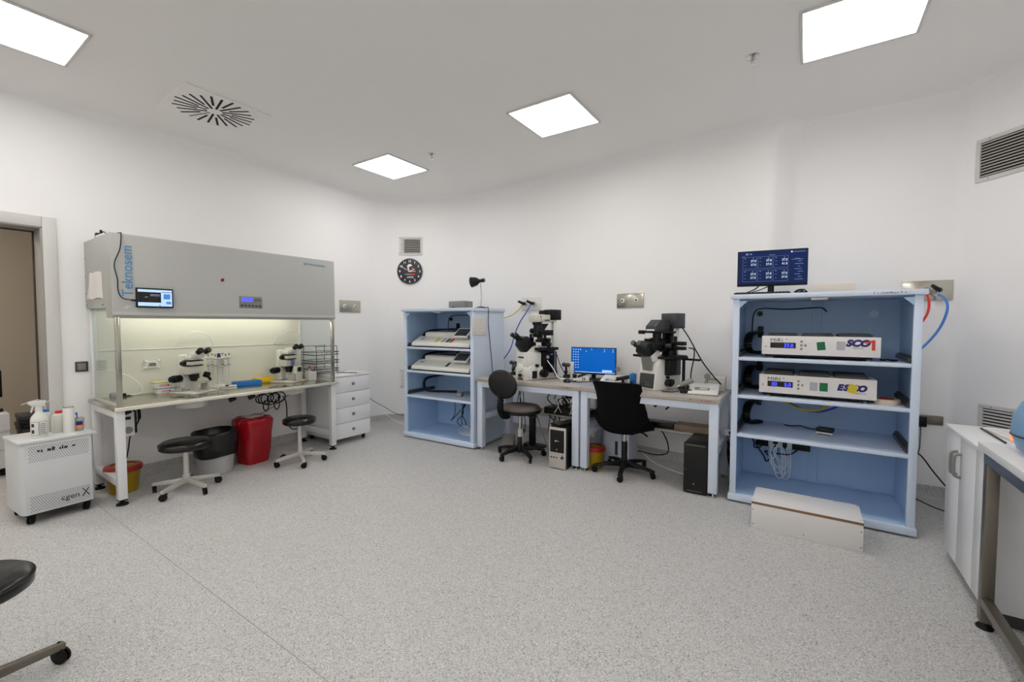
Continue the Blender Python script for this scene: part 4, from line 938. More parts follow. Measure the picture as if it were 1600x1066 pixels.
m = MB(); m.cyl((0.44, 4.508, 1.50), (0.44, 4.495, 1.50), 0.03, n=20); wobj('cable_hole_cap', m, BLUEP, C2, 'round pale cap on the back panel')
m = MB(); m.cyl((-0.35, 4.508, 1.51), (-0.35, 4.495, 1.51), 0.022, n=20); wobj('cable_hole', m, BLACK, C2)
m = MB()
for i in range(34): m.box(-4.115, -4.112, 3.86, 3.866, 0.60 + i * 0.028, 0.606 + i * 0.028)
wobj('shelf_hole', m, DKTXT, C1)
m = MB(); m.cyl((-3.90, 4.36, 1.47), (-3.90, 4.35, 1.47), 0.022, n=16); wobj('cable_hole', m, BLACK, C1)

# cable chains (black folding cable carriers) on the shelves
def chain_carrier(label, path, w_=0.03, grp='black cable chains in the cabinets', br=None):
    P = spline(path, 5); t = thing('cable_chain', label, 'cable chain', tuple(P[0]), 0, grp)
    L = 0; nl = max(8, int(sum((b - a).length for a, b in zip(P, P[1:])) / 0.024))
    cum = [0]
    for a, b in zip(P, P[1:]): cum.append(cum[-1] + (b - a).length)
    for k in range(nl):
        s = cum[-1] * (k + 0.5) / nl; i = max(j for j in range(len(cum)) if cum[j] <= s); i = min(i, len(P) - 2)
        f = (s - cum[i]) / max(1e-6, cum[i + 1] - cum[i]); c = P[i].lerp(P[i + 1], f); d = (P[i + 1] - P[i]).normalized()
        side = d.cross(Vector((0, 0, 1)))
        if side.length < 0.2: side = Vector((0.6, -0.8, 0)).cross(d) if False else Vector((1, 0, 0))
        side.normalize(); up = side.cross(d)
        M = Matrix(((d.x, side.x, up.x, c.x), (d.y, side.y, up.y, c.y), (d.z, side.z, up.z, c.z), (0, 0, 0, 1)))
        m = MB(); m.box(-0.011, 0.011, -w_ / 2, w_ / 2, -0.012, 0.012, 0.002, M); wobj('link', m, BLACKM, t)
    if br:
        m = MB(); c = Vector(br); m.box(c.x - 0.02, c.x + 0.02, c.y - 0.01, c.y + 0.02, c.z - 0.05, c.z + 0.05, 0.004); wobj('bracket', m, BLACK, t)
    return t
for z, lb in ((1.158, 'black cable chain on the top shelf of the larger cabinet'), (0.860, 'black cable chain on the middle shelf of the larger cabinet'), (0.552, 'black cable chain on the lowest shelf of the larger cabinet')):
    chain_carrier(lb, [(-0.34, 4.46, z + 0.18), (-0.38, 4.36, z + 0.185), (-0.405, 4.27, z + 0.16), (-0.415, 4.22, z + 0.09), (-0.40, 4.24, z + 0.03), (-0.36, 4.32, z + 0.016), (-0.32, 4.38, z + 0.016)], 0.06, br=(-0.34, 4.48, z + 0.19))
for z, lb in ((1.127, 'black cable chain over the upper incubator in the smaller cabinet'), (0.838, 'black cable chain over the second incubator in the smaller cabinet'), (0.532, 'black cable chain curving on the bare shelf of the smaller cabinet')):
    chain_carrier(lb, [(-3.80, 4.34, z + 0.215), (-3.92, 4.25, z + 0.21), (-4.0, 4.12, z + 0.20), (-4.035, 4.02, z + 0.17), (-4.04, 4.0, z + 0.09), (-4.02, 4.03, z + 0.03), (-3.93, 4.10, z + 0.016), (-3.80, 4.17, z + 0.016), (-3.68, 4.22, z + 0.016)], 0.035, br=(-3.78, 4.355, z + 0.24))

# wide incubators in the larger cabinet
def miri(label, z, x0, x1, variant):
    zc = z
    t = thing('benchtop_incubator', label, 'incubator', ((x0 + x1) / 2, 4.11, zc), 0, 'flat white incubators in the larger cabinet')
    W = (x1 - x0) / 2; D = 0.19; H0, H1 = 0.028, 0.168
    m = MB(); m.box(-W, W, -D, D, H0 + 0.012, H1, 0.004); obj('body', m, CREAMW, t)
    m = MB(); m.box(-W - 0.002, W + 0.002, -D - 0.008, -D + 0.004, H0, H1 + 0.002, 0.003); obj('front_panel', m, mat('panel_grey_white%d' % variant, (226, 222, 220), 0.35), t)
    m = MB(); m.box(-W + 0.02, W - 0.04, -D + 0.01, D, 0.012, H0 + 0.013); obj('underside', m, DARK, t)
    for s in (-1, 1):
        m = MB(); m.cyl((s * (W - 0.06), -D + 0.03, 0), (s * (W - 0.06), -D + 0.03, H0 + 0.012), 0.014, n=12); m.cyl((s * (W - 0.06), D - 0.03, 0), (s * (W - 0.06), D - 0.03, H0 + 0.012), 0.014, n=12); obj('foot', m, MGREY, t)
    for k in range(3):
        xa = -W + 0.03 + k * (2 * W - 0.04) / 3; xb = xa + (2 * W - 0.04) / 3 - 0.03
        m = MB(); m.box(xa, xb, -D + 0.02, D - 0.02, H1, H1 + 0.018, 0.004)
        m.box(xa + 0.01, xb - 0.01, -D + 0.05, -D + 0.07, H1 + 0.018, H1 + 0.024, 0.001); m.box(xa + 0.01, xb - 0.01, -D + 0.12, -D + 0.14, H1 + 0.018, H1 + 0.024, 0.001)
        obj('lid', m, DGREY, t)
    yf = -D - 0.0086
    F = lambda x, zz: frame_m((x, yf, zz), (1, 0, 0), (0, 0, 1))
    m = MB(); m.text('MiRi' if variant == 0 else 'MIRI', 0.036, F(-W + 0.052, 0.126), 'LEFT', sx=1.3); m.text('®', 0.016, F(-W + 0.155, 0.14)); obj('lettering', m, DKTXT, t)
    m = MB(); m.box(-W + 0.055, -W + 0.22, yf - 0.0006, yf + 0.002, 0.078, 0.12); dp = obj('display', m, DISP, t)
    m = MB()
    if variant == 0: m.text('37.0', 0.036, frame_m((-W + 0.143, yf - 0.001, 0.086), (1, 0, 0), (0, 0, 1)), 'LEFT', bold=0.001)
    else: m.text('02', 0.036, frame_m((-W + 0.083, yf - 0.001, 0.086), (1, 0, 0), (0, 0, 1)), 'LEFT', bold=0.001); m.text('5.0', 0.036, frame_m((-W + 0.165, yf - 0.001, 0.086), (1, 0, 0), (0, 0, 1)), 'LEFT', bold=0.001)
    obj('digits', m, LEDBLUE, dp)
    for (x, zz) in ((0.255, 0.13), (0.255, 0.102), (0.255, 0.074), (0.28, 0.102)):
        m = MB(); m.cyl((-W + x, yf, zz), (-W + x, yf - 0.004, zz), 0.008, n=12); obj('button', m, MGREY, t)
    m = MB(); m.cyl((-W + 0.025, yf, 0.09), (-W + 0.025, yf - 0.003, 0.09), 0.007, n=12); obj('power_lamp', m, CHROME, t)
    def stick(name, x, zz, w_, h_, a, mm):
        m = MB(); m.box(-w_ / 2, w_ / 2, -h_ / 2, h_ / 2, 0, 0.0008, 0, frame_m((x, yf - 0.0002, zz), (math.cos(a), 0, math.sin(a)), (-math.sin(a), 0, math.cos(a)))); return obj(name, m, mm, t)
    if variant == 0:
        stick('sticker', 0.02, 0.10, 0.05, 0.06, 0.12, GREEN); stick('sticker', 0.135, 0.105, 0.05, 0.062, 0.0, GSTK)
        m = MB(); m.text('SCO', 0.062, F(0.165, 0.105), 'LEFT', shear=0.25, bold=0.0045, sx=1.05); obj('lettering', m, NAVY, t)
        m = MB(); m.text('MEDICAL', 0.016, F(0.20, 0.085), 'LEFT'); obj('lettering', m, MGREY, t)
        m = MB(); m.prism([(0.265, 0.125), (0.272, 0.137), (0.318, 0.150), (0.326, 0.148), (0.326, 0.078), (0.308, 0.078), (0.307, 0.132)], 0, 0.001, frame_m((0, yf - 0.0002, 0), (1, 0, 0), (0, 0, 1))); obj('red_mark', m, REDINK, t)
    else:
        stick('sticker', -0.005, 0.098, 0.048, 0.062, -0.02, GSTK); stick('sticker', 0.055, 0.098, 0.05, 0.062, 0.0, GREEN)
        m = MB(); m.text('E', 0.058, F(0.135, 0.085), 'LEFT', shear=0.25, bold=0.0045, sx=0.98); m.text('S', 0.058, F(0.17, 0.085), 'LEFT', shear=0.25, bold=0.0045); m.text('C', 0.058, F(0.21, 0.085), 'LEFT', shear=0.25, bold=0.0045); m.text('O', 0.058, F(0.25, 0.085), 'LEFT', shear=0.25, bold=0.0045); obj('lettering', m, NAVY, t)
        m = MB(); m.text('MEDICAL', 0.016, F(0.235, 0.064), 'LEFT'); obj('lettering', m, MGREY, t)
        stick('sticker', 0.222, 0.10, 0.052, 0.062, -0.25, YSTK).location = (0, -0.0012, 0)
    return t
miri('flat white incubator on the top shelf, with a red stroke over its logo', 1.158, -0.285, 0.425, 0)
miri('flat white incubator on the shelf below, with a yellow sticker over its logo', 0.860, -0.297, 0.412, 1)

# sloped incubators in the smaller cabinet
def mini(label, z, yo, stickers, dx=0.0):
    t = thing('sloped_incubator', label, 'incubator', (-3.61 + dx, 4.02 + yo, z), math.radians(2.0), 'sloped white incubators in the smaller cabinet')
    m = MB(); m.prism([(-0.21, 0.0), (-0.205, 0.04), (-0.06, 0.115), (0.2, 0.125), (0.2, 0.0)], -0.45, 0.45, Matrix(((0, 0, 1, 0), (1, 0, 0, 0), (0, 1, 0, 0.012), (0, 0, 0, 1))), 0.012); obj('body', m, CREAMW, t)
    m = MB(); m.box(-0.43, 0.44, -0.205, 0.19, 0.0, 0.014); obj('base', m, BLACKM, t)
    m = MB(); m.box(-0.34, 0.20, -0.06, 0.17, 0.127, 0.185, 0.018); m.box(-0.34, 0.20, -0.08, -0.05, 0.118, 0.178, 0.014); obj('lid', m, CREAMW, t)
    m = MB(); m.box(-0.27, 0.13, -0.02, 0.15, 0.185, 0.192, 0.003); obj('lid_window', m, DGREY, t)
    m = MB(); Mt = Matrix.Translation((0.285, -0.10, 0.175)) @ Matrix.Rotation(math.radians(38), 4, 'X')
    m.box(-0.115, 0.10, -0.08, 0.08, -0.012, 0.012, 0.006, Mt); m.box(-0.05, 0.04, -0.03, 0.03, -0.06, -0.01, 0.004, Mt); tp = obj('tilted_screen_frame', m, CREAMW, t)
    m = MB(); m.box(-0.095, 0.082, -0.062, 0.062, 0.0118, 0.0135, 0, Mt); obj('screen', m, DGREY, tp)
    sl = Matrix.Translation((0, -0.13, 0.0920)) @ Matrix.Rotation(math.atan2(0.075, 0.145), 4, 'X')
    for (x, mm) in stickers:
        m = MB(); m.box(x - 0.022, x + 0.022, -0.055, 0.035, 0, 0.0012, 0, sl @ Matrix.Shear('XZ', 4, (0.0, 0.0)) if False else sl); obj('sticker', m, mm, t)
    m = MB()
    for k in range(3): m.box(-0.36 + k * 0.016, -0.352 + k * 0.016, 0.0, 0.02, 0, 0.0012, 0, sl)
    obj('button', m, DKTXT, t)
mini('sloped white incubator with yellow, green and red stickers on the upper shelf', 1.127, 0, ((-0.08, YSTK), (0.02, GSTK), (0.09, GREEN), (0.145, REDINK)))
mini('sloped white incubator with one green sticker on the second shelf', 0.838, -0.0, ((0.09, GREEN),), -0.01)

# things in the larger cabinet
t = thing('tape_roll', 'roll of tan tape on the cabinet shelf beside the yellow stickered incubator', 'tape', (0.475, 4.0, 0.860))
m = MB(); m.lathe([(0.045, 0), (0.075, 0), (0.076, 0.036), (0.045, 0.036), (0.045, 0)], 32); obj('tape', m, SKIN, t)
m = MB(); m.lathe([(0.040, 0.002), (0.045, 0.002), (0.045, 0.039), (0.040, 0.039), (0.040, 0.002)], 28); m.box(-0.03, 0.02, -0.006, 0.01, 0.037, 0.041); obj('core', m, REDL, t)
t = thing('small_device', 'small black device with a silver edge on the lowest cabinet shelf', 'device', (0.14, 4.22, 0.552), -0.2)
m = MB(); m.box(-0.055, 0.055, -0.05, 0.05, 0.022, 0.05, 0.006); m.box(-0.045, 0.045, -0.042, 0.042, 0.0, 0.006); obj('case', m, BLACKM, t)
m = MB(); m.box(-0.056, 0.056, -0.051, 0.051, 0.006, 0.022, 0.004); obj('silver_band', m, ALU, t)
single('device_cord', MB().tube([(-0.14, 4.40, 0.556), (-0.09, 4.37, 0.556), (-0.03, 4.42, 0.558), (0.02, 4.37, 0.556), (0.06, 4.34, 0.558), (0.10, 4.28, 0.57)], 0.0045, 6), BLACK, 'short black cord lying behind the small black device', 'cable')
m = MB(); m.tube([(0.44, 4.05, 1.166), (0.46, 4.03, 1.166), (0.48, 4.06, 1.168), (0.50, 4.02, 1.166), (0.53, 4.04, 1.166)], 0.007, 6)
single('plug_lead', m, BLACK, 'small black lead lying at the end of the top cabinet shelf', 'cable')
t = thing('power_strip', 'black power strip under the lowest cabinet shelf with white plugs', 'power strip', (-0.15, 4.45, 0.375))
m = MB(); m.box(-0.20, 0.20, 0.0, 0.045, -0.04, 0.03, 0.005); obj('strip', m, BLACK, t)
for k in range(3): m = MB(); m.box(-0.105 + k * 0.07, -0.07 + k * 0.07, -0.04, 0.0, -0.03, 0.02, 0.005); obj('plug', m, CREAMW, t)
m = MB(); random.seed(11)
for k in range(6):
    x0 = -0.25 + k * 0.012; x1 = -0.19 + k * 0.013; d = 0.20 + 0.04 * (k % 3)
    m.tube([(x0 + 0.02, 4.41, 0.49), (x0 + random.uniform(-.02, .03), 4.40, 0.42), (x1 - 0.05 + random.uniform(-.02, .02), 4.40, 0.34), (x1 - 0.02, 4.40, 0.49 - d), (x1 + 0.03, 4.41, 0.50 - d), (x1 + 0.04, 4.40, 0.36), (x1 + random.uniform(-.01, .03), 4.42, 0.47)], 0.004, 5, 5)
single('white_leads', m, CABLEW, 'bundle of white leads hanging from the power strip', 'cable', (0.0, 0, -0.115))
single('black_lead', MB().tube([(-0.42, 4.42, 0.54), (-0.37, 4.42, 0.47), (-0.36, 4.42, 0.41), (-0.31, 4.42, 0.43), (-0.33, 4.42, 0.48), (-0.35, 4.42, 0.44), (-0.29, 4.42, 0.35), (-0.27, 4.42, 0.30), (-0.24, 4.42, 0.34), (-0.28, 4.42, 0.39), (-0.2, 4.41, 0.385), (-0.10, 4.41, 0.39), (-0.04, 4.43, 0.43)], 0.006, 6), BLACK, 'looped black lead hanging beside the white leads in the larger cabinet', 'cable', (0, 0, -0.09))
single('gas_hose', MB().tube([(-0.18, 4.44, 0.86 - 0.02), (-0.12, 4.38, 0.76), (0.0, 4.34, 0.71), (0.12, 4.34, 0.71), (0.24, 4.38, 0.77), (0.28, 4.40, 0.84)], 0.009, 8), CABLEDB, 'blue hose sagging under the middle cabinet shelf', 'hose')
single('gas_hose', MB().tube([(-0.22, 4.42, 0.85), (-0.16, 4.36, 0.78), (-0.05, 4.33, 0.72), (0.08, 4.33, 0.715), (0.16, 4.36, 0.76), (0.2, 4.40, 0.84)], 0.009, 8), CABLEY, 'olive yellow hose sagging beside the blue hose under the shelf', 'hose')
single('black_lead', MB().tube([(-0.405, 4.47, 1.3), (-0.405, 4.47, 1.42), (-0.39, 4.46, 1.52), (-0.33, 4.46, 1.555), (-0.15, 4.46, 1.545), (0.05, 4.46, 1.555), (0.10, 4.40, 1.55), (0.13, 4.36, 1.52)], 0.005, 6), BLACK, 'black lead clipped along the top inside of the larger cabinet', 'cable')
single('black_lead', MB().tube([(-3.93, 4.34, 1.19), (-3.93, 4.34, 1.40), (-3.88, 4.34, 1.51), (-3.60, 4.36, 1.52), (-3.42, 4.36, 1.515), (-3.28, 4.30, 1.50), (-3.2, 4.2, 1.44)], 0.005, 6), BLACK, 'black lead clipped along the top inside of the smaller cabinet', 'cable')
m = MB()
for k in range(7):
    m.tube([(-3.62 + k * 0.04, 4.2, 0.545 + 0.006 * k), (-3.55 + k * 0.045, 4.12, 0.56), (-3.45 + k * 0.03, 4.15, 0.575), (-3.40 + k * 0.02, 4.22, 0.55), (-3.5 + k * 0.02, 4.25, 0.545)], 0.005, 5, 4)
single('cable_pile', m, CABLEG, 'pile of grey cables on the bare shelf of the smaller cabinet', 'cable')
t = thing('power_brick', 'small grey power brick among the cables in the smaller cabinet', 'adapter', (-3.47, 4.03, 0.532), 0.2)
m = MB(); m.box(-0.04, 0.04, -0.025, 0.025, 0, 0.045, 0.006); obj('case', m, MGREY, t); m = MB(); m.box(-0.03, 0.02, -0.0255, -0.0245, 0.012, 0.03); obj('label_print', m, GSTK, t)
t = thing('power_strip', 'black power strip high in the lowest bay of the smaller cabinet', 'power strip', (-3.50, 4.33, 0.49), 0.035)
m = MB(); m.box(-0.2, 0.16, 0.0, 0.045, -0.035, 0.03, 0.005); obj('strip', m, BLACK, t)
for k in range(3): m = MB(); m.box(-0.19 + k * 0.06, -0.15 + k * 0.06, -0.03, 0.0, -0.03, 0.025, 0.005); obj('plug', m, CREAMW, t)
m = MB()
for k in range(3): m.tube([(-3.66 + k * 0.06, 4.29, 0.46), (-3.64 + k * 0.02, 4.28, 0.36), (-3.62 - k * 0.01, 4.27, 0.26), (-3.70 + k * 0.07, 4.25, 0.16), (-3.62 + k * 0.03, 4.24, 0.10)], 0.005, 6)
m.tube([(-3.86, 4.33, 0.50), (-3.80, 4.32, 0.36), (-3.80, 4.31, 0.22), (-3.85, 4.30, 0.14), (-3.74, 4.30, 0.24), (-3.64, 4.3, 0.34), (-3.56, 4.30, 0.46)], 0.005, 6)
single('black_lead', m, BLACK, 'tangle of black leads hanging in the lowest bay of the smaller cabinet', 'cable')
m = MB()
for k in range(6): m.tube([(-3.60 + 0.01 * k, 4.24, 0.12), (-3.55 + k * 0.03, 4.10 + 0.02 * k, 0.08), (-3.40 + k * 0.02, 4.02 + 0.04 * k, 0.075), (-3.25, 4.05 + 0.03 * k, 0.08), (-3.30 - 0.02 * k, 4.2, 0.078), (-3.45, 4.22, 0.08)], 0.004, 5, 5)
single('white_leads', m, CABLEW, 'coil of white leads on the floor of the smaller cabinet', 'cable')

# on top of the smaller cabinet
t = thing('junction_box', 'flat grey box with a short black lead on the smaller blue cabinet', 'box', (-3.595, 4.2, 1.592))
m = MB(); m.box(-0.13, 0.13, -0.08, 0.08, 0, 0.10, 0.006); obj('case', m, MGREY, t)
m = MB(); m.tube([(-0.06, -0.08, 0.02), (-0.02, -0.12, 0.03), (0.02, -0.15, 0.01), (0.09, -0.18, 0.006)], 0.006, 6); obj('lead', m, BLACK, t)
t = thing('desk_lamp', 'black desk lamp with thin silver stem on the smaller blue cabinet', 'lamp', (-3.12, 4.0, 1.592))
m = MB(); m.lathe([(0, 0), (0.065, 0), (0.065, 0.008), (0.03, 0.018), (0, 0.02)], 28); obj('base', m, BLACK, t)
m = MB(); m.tube([(0, 0, 0.015), (0.006, 0, 0.12), (0.0, 0.0, 0.22), (-0.008, 0, 0.305)], 0.006, 8); obj('stem', m, CHROME, t)
d = Vector((-0.92, -0.25, -0.12)).normalized()
q = d.to_track_quat('Z', 'Y').to_matrix().to_4x4(); M = Matrix.Translation((0.0, 0.0, 0.315)) @ q
m = MB(); m.lathe([(0.0, -0.045), (0.022, -0.045), (0.024, -0.01), (0.018, 0.0), (0.022, 0.02), (0.048, 0.055), (0.062, 0.12), (0.058, 0.12), (0.044, 0.06), (0.0, 0.03)], 28, M); obj('shade', m, BLACKM, t)
single('wall_cable', MB().tube([(-3.05, 4.02, 1.60), (-3.035, 4.03, 1.585), (-3.05, 4.05, 1.40), (-3.05, 4.08, 1.2), (-3.05, 4.11, 1.0), (-3.05, 4.13, 0.84)], 0.005, 6), BLACK, 'black lead running down the side of the smaller blue cabinet', 'cable')
m = MB(); m.box(0, 0.003, -0.13, 0.13, -0.10, 0.10, 0.001); tn = single('notice', m, PAPER, 'white paper notice taped to the side of the smaller blue cabinet', 'paper', (-3.067, 3.90, 1.385), math.radians(2.0))
m = MB()
for k in range(7): m.box(0.003, 0.0034, -0.10, 0.09 - 0.03 * (k % 3), 0.07 - k * 0.024, 0.072 - k * 0.024)
obj('handwriting', m, MGREY, tn)

# on top of the larger cabinet
def monitor(name, label, loc, rz, w_, h_, zb, scr, base_r=0.1):
    t = thing(name, label, 'monitor', loc, rz)
    m = MB(); m.box(-w_ / 2, w_ / 2, -0.012, 0.02, zb, zb + h_, 0.004); m.box(-w_ * 0.25, w_ * 0.25, 0.018, 0.045, zb + h_ * 0.2, zb + h_ * 0.75, 0.008); obj('housing', m, BLACK, t)
    m = MB(); m.box(-w_ / 2 + 0.008, w_ / 2 - 0.008, -0.0135, -0.0118, zb + 0.018, zb + h_ - 0.008); s_ = obj('screen', m, scr, t)
    m = MB(); m.box(-0.022, 0.022, 0.01, 0.03, 0.008, zb + h_ * 0.3, 0.003); m.box(-base_r, base_r, -base_r * 0.7, base_r * 0.8, 0, 0.012, 0.005); obj('stand', m, BLACK, t)
    return t, s_
t, s_ = monitor('status_monitor', 'dark blue readout screen on top of the larger blue cabinet', (-0.245, 4.08, 1.648), math.radians(8), 0.485, 0.285, 0.075, SCRNAVY, 0.11)
Z0 = 0.075; yy = -0.0142
F = lambda x, z: frame_m((x, yy, z), (1, 0, 0), (0, 0, 1))
m = MB()
vals = [[('37.0', '37.0'), ('37.0', '37.0'), ('37.0', '37.0')], [('37.0', '37.0'), ('37.0', '37.0'), ('37.0', '37.0')]]
vals = [[('37.0', '37.0'), ('37.0', '37.0'), ('37.0', '41.0')], [('37.0', '37.0'), ('37.0', '37.0'), ('37.0', '37.0')]]
for r in range(2):
    for c in range(3):
        xx = -0.165 + c * 0.108 + 0.012; zz = Z0 + 0.205 - r * 0.105
        m.text(vals[r][c][0], 0.025, F(xx + 0.004, zz - 0.01), 'LEFT', sx=0.9); m.text(vals[r][c][1], 0.025, F(xx + 0.004, zz - 0.04), 'LEFT', sx=0.9)
m.box(0.128, 0.138, yy - 0.0006, yy, Z0 + 0.257, Z0 + 0.267)
obj('readings', m, SCRTXT, s_)
m = MB()
for r in range(2):
    for c in range(3):
        x0, z0 = -0.205 + c * 0.108, Z0 + 0.142 - r * 0.105
        for (a, b_, c_, d_) in ((0, 0.1, 0, 0.0015), (0, 0.1, 0.092, 0.0935), (0, 0.0015, 0, 0.092), (0.0985, 0.1, 0, 0.092)): m.box(x0 + a, x0 + b_, yy - 0.0005, yy, z0 + c_, z0 + d_)
        m.box(x0 + 0.012, x0 + 0.022, yy - 0.0005, yy, z0 + 0.078, z0 + 0.084); m.box(x0 + 0.07, x0 + 0.078, yy - 0.0005, yy, z0 + 0.078, z0 + 0.084)
        m.box(x0 + 0.012, x0 + 0.024, yy - 0.0005, yy, z0 + 0.052, z0 + 0.055); m.box(x0 + 0.012, x0 + 0.024, yy - 0.0005, yy, z0 + 0.024, z0 + 0.027)
for k in range(9): m.box(0.155 + 0.02 * (k % 2), 0.19 + 0.01 * (k % 3), yy - 0.0005, yy, Z0 + 0.205 - k * 0.02, Z0 + 0.209 - k * 0.02)
m.box(0.142, 0.225, yy - 0.0005, yy, Z0 + 0.259, Z0 + 0.263); m.box(-0.02, 0.02, yy - 0.0005, yy, Z0 + 0.243, Z0 + 0.247); m.box(-0.215, -0.19, yy - 0.0005, yy, Z0 + 0.238, Z0 + 0.241); m.box(0.132, 0.21, yy - 0.0005, yy, Z0 + 0.2, Z0 + 0.203)
m.box(-0.185, -0.165, yy - 0.0005, yy, Z0 + 0.252, Z0 + 0.266); m.box(-0.155, -0.14, yy - 0.0005, yy, Z0 + 0.254, Z0 + 0.264)
obj('frames', m, SCRDIM, s_)
t = thing('keyboard', 'flat black keyboard in front of the readout screen on the larger cabinet', 'keyboard', (-0.30, 3.94, 1.648), math.radians(3))
m = MB(); m.box(-0.19, 0.19, -0.06, 0.06, 0, 0.014, 0.004); obj('case', m, BLACK, t)
m = MB()
for r in range(5):
    for c in range(16): m.box(-0.178 + c * 0.0225, -0.16 + c * 0.0225, -0.05 + r * 0.021, -0.034 + r * 0.021, 0.013, 0.018)
obj('keys', m, DGREY, t, kind='stuff')
def mouse(label, loc, rz, grp='black computer mice'):
    t = thing('computer_mouse', label, 'mouse', loc, rz, grp)
    m = MB(); b = bmesh.new(); bmesh.ops.create_uvsphere(b, u_segments=20, v_segments=12, radius=1)
    for v in b.verts:
        v.co = Vector((v.co.x * 0.032, v.co.y * 0.055, max(0.0, v.co.z) * 0.036))
    m.add(b); obj('shell', m, BVINYL, t)
    m = MB(); m.cyl((-0.003, -0.028, 0.028), (0.003, -0.028, 0.028), 0.008, n=12); obj('wheel', m, MGREY, t)
mouse('black mouse on the larger cabinet beside the readout screen', (-0.045, 3.96, 1.648), 0.9)
single('monitor_lead', MB().tube([(-0.33, 4.11, 1.73), (-0.36, 4.08, 1.70), (-0.42, 4.02, 1.668), (-0.46, 3.99, 1.655)], 0.005, 6), BLACK, 'black lead slanting from the readout screen to the cabinet top', 'cable')
single('monitor_lead', MB().tube([(-0.25, 4.11, 1.73), (-0.31, 4.09, 1.70), (-0.38, 4.06, 1.675), (-0.44, 4.05, 1.654)], 0.004, 6), BLACK, 'second black lead beside the stand of the readout screen', 'cable')
# hoses to the right of it
single('gas_hose', MB().tube([(0.845, 4.76, 1.66), (0.885, 4.72, 1.62), (0.90, 4.70, 1.54), (0.865, 4.70, 1.40), (0.79, 4.69, 1.27), (0.70, 4.66, 1.17)], 0.009, 8), CABLEB, 'thick bright blue hose curving down from the wide steel plate', 'hose')
single('gas_hose', MB().tube([(0.72, 4.80, 1.70), (0.765, 4.72, 1.68), (0.785, 4.66, 1.60), (0.775, 4.64, 1.50), (0.72, 4.60, 1.40), (0.68, 4.58, 1.34)], 0.009, 8), CABLER, 'thick red hose emerging behind the larger cabinet', 'hose')
single('gas_hose', MB().tube([(-3.015, 4.72, 1.65), (-3.02, 4.66, 1.60), (-3.10, 4.60, 1.52), (-3.22, 4.55, 1.48), (-3.35, 4.52, 1.46)], 0.006, 8), CABLEY, 'thin yellow hose curving from the white plate behind the smaller cabinet', 'hose')
single('gas_hose', MB().tube([(-2.88, 4.70, 1.66), (-2.90, 4.66, 1.58), (-2.98, 4.62, 1.44), (-3.05, 4.60, 1.28), (-3.08, 4.55, 1.10), (-3.16, 4.48, 0.95), (-3.25, 4.46, 0.9)], 0.007, 8), CABLEDB, 'deep blue hose curving from the white plate past the first microscope', 'hose')
single('black_cable', MB().tube([(0.79, 4.80, 0.60), (0.79, 4.795, 0.50), (0.78, 4.78, 0.38), (0.73, 4.74, 0.25), (0.70, 4.70, 0.12)], 0.004, 6), DGREY, 'grey cord hanging from the black plug on the low steel plate', 'cable')
single('black_cable', MB().tube([(0.68, 4.5, 0.46), (0.76, 4.55, 0.40), (0.84, 4.60, 0.28), (0.95, 4.60, 0.13), (1.02, 4.6, 0.06)], 0.005, 6), BLACK, 'black cord slanting from the larger cabinet towards the white cupboard', 'cable')
single('black_cable', MB().tube([(0.66, 4.50, 0.10), (0.74, 4.54, 0.06), (0.84, 4.5, 0.03), (0.95, 4.5, 0.008)], 0.005, 6), BLACK, 'black cord on the floor behind the white cupboard', 'cable')

# white step
t = thing('step_box', 'low white board step with a brown edge in front of the larger cabinet', 'step', (0.016, 3.59, 0))
m = MB(); m.box(-0.305, 0.307, -0.163, -0.145, 0, 0.17, 0.001); obj('front_board', m, STEPW, t)
m = MB(); m.box(-0.305, 0.307, -0.145, 0.165, 0.170, 0.187, 0.001); m.box(-0.305, 0.307, -0.163, -0.145, 0.1865, 0.187); obj('top_board', m, STEPW, t)
m = MB(); m.box(-0.306, 0.308, -0.1645, -0.146, 0.1705, 0.1868); obj('board_edge', m, MDF, t)
for s in (-0.305, 0.289): m = MB(); m.box(s, s + 0.018, -0.145, 0.165, 0, 0.17); obj('side_board', m, STEPW, t)
m = MB(); m.box(-0.287, 0.289, 0.147, 0.165, 0, 0.17); obj('back_board', m, STEPW, t)
m = MB()
for (x, z) in ((-0.295, 0.03), (-0.295, 0.13), (0.297, 0.03), (0.297, 0.13), (0, 0.03)): m.cyl((x, -0.1625, z), (x, -0.1645, z), 0.0035, n=8)
for (x, y) in ((-0.295, -0.12), (-0.295, 0.14), (0.297, -0.12), (0.297, 0.14), (-0.1, 0.157), (0.05, 0.157), (0.18, 0.157)): m.cyl((x, y, 0.1865), (x, y, 0.188), 0.0035, n=8)
obj('screw', m, DKTXT, t)

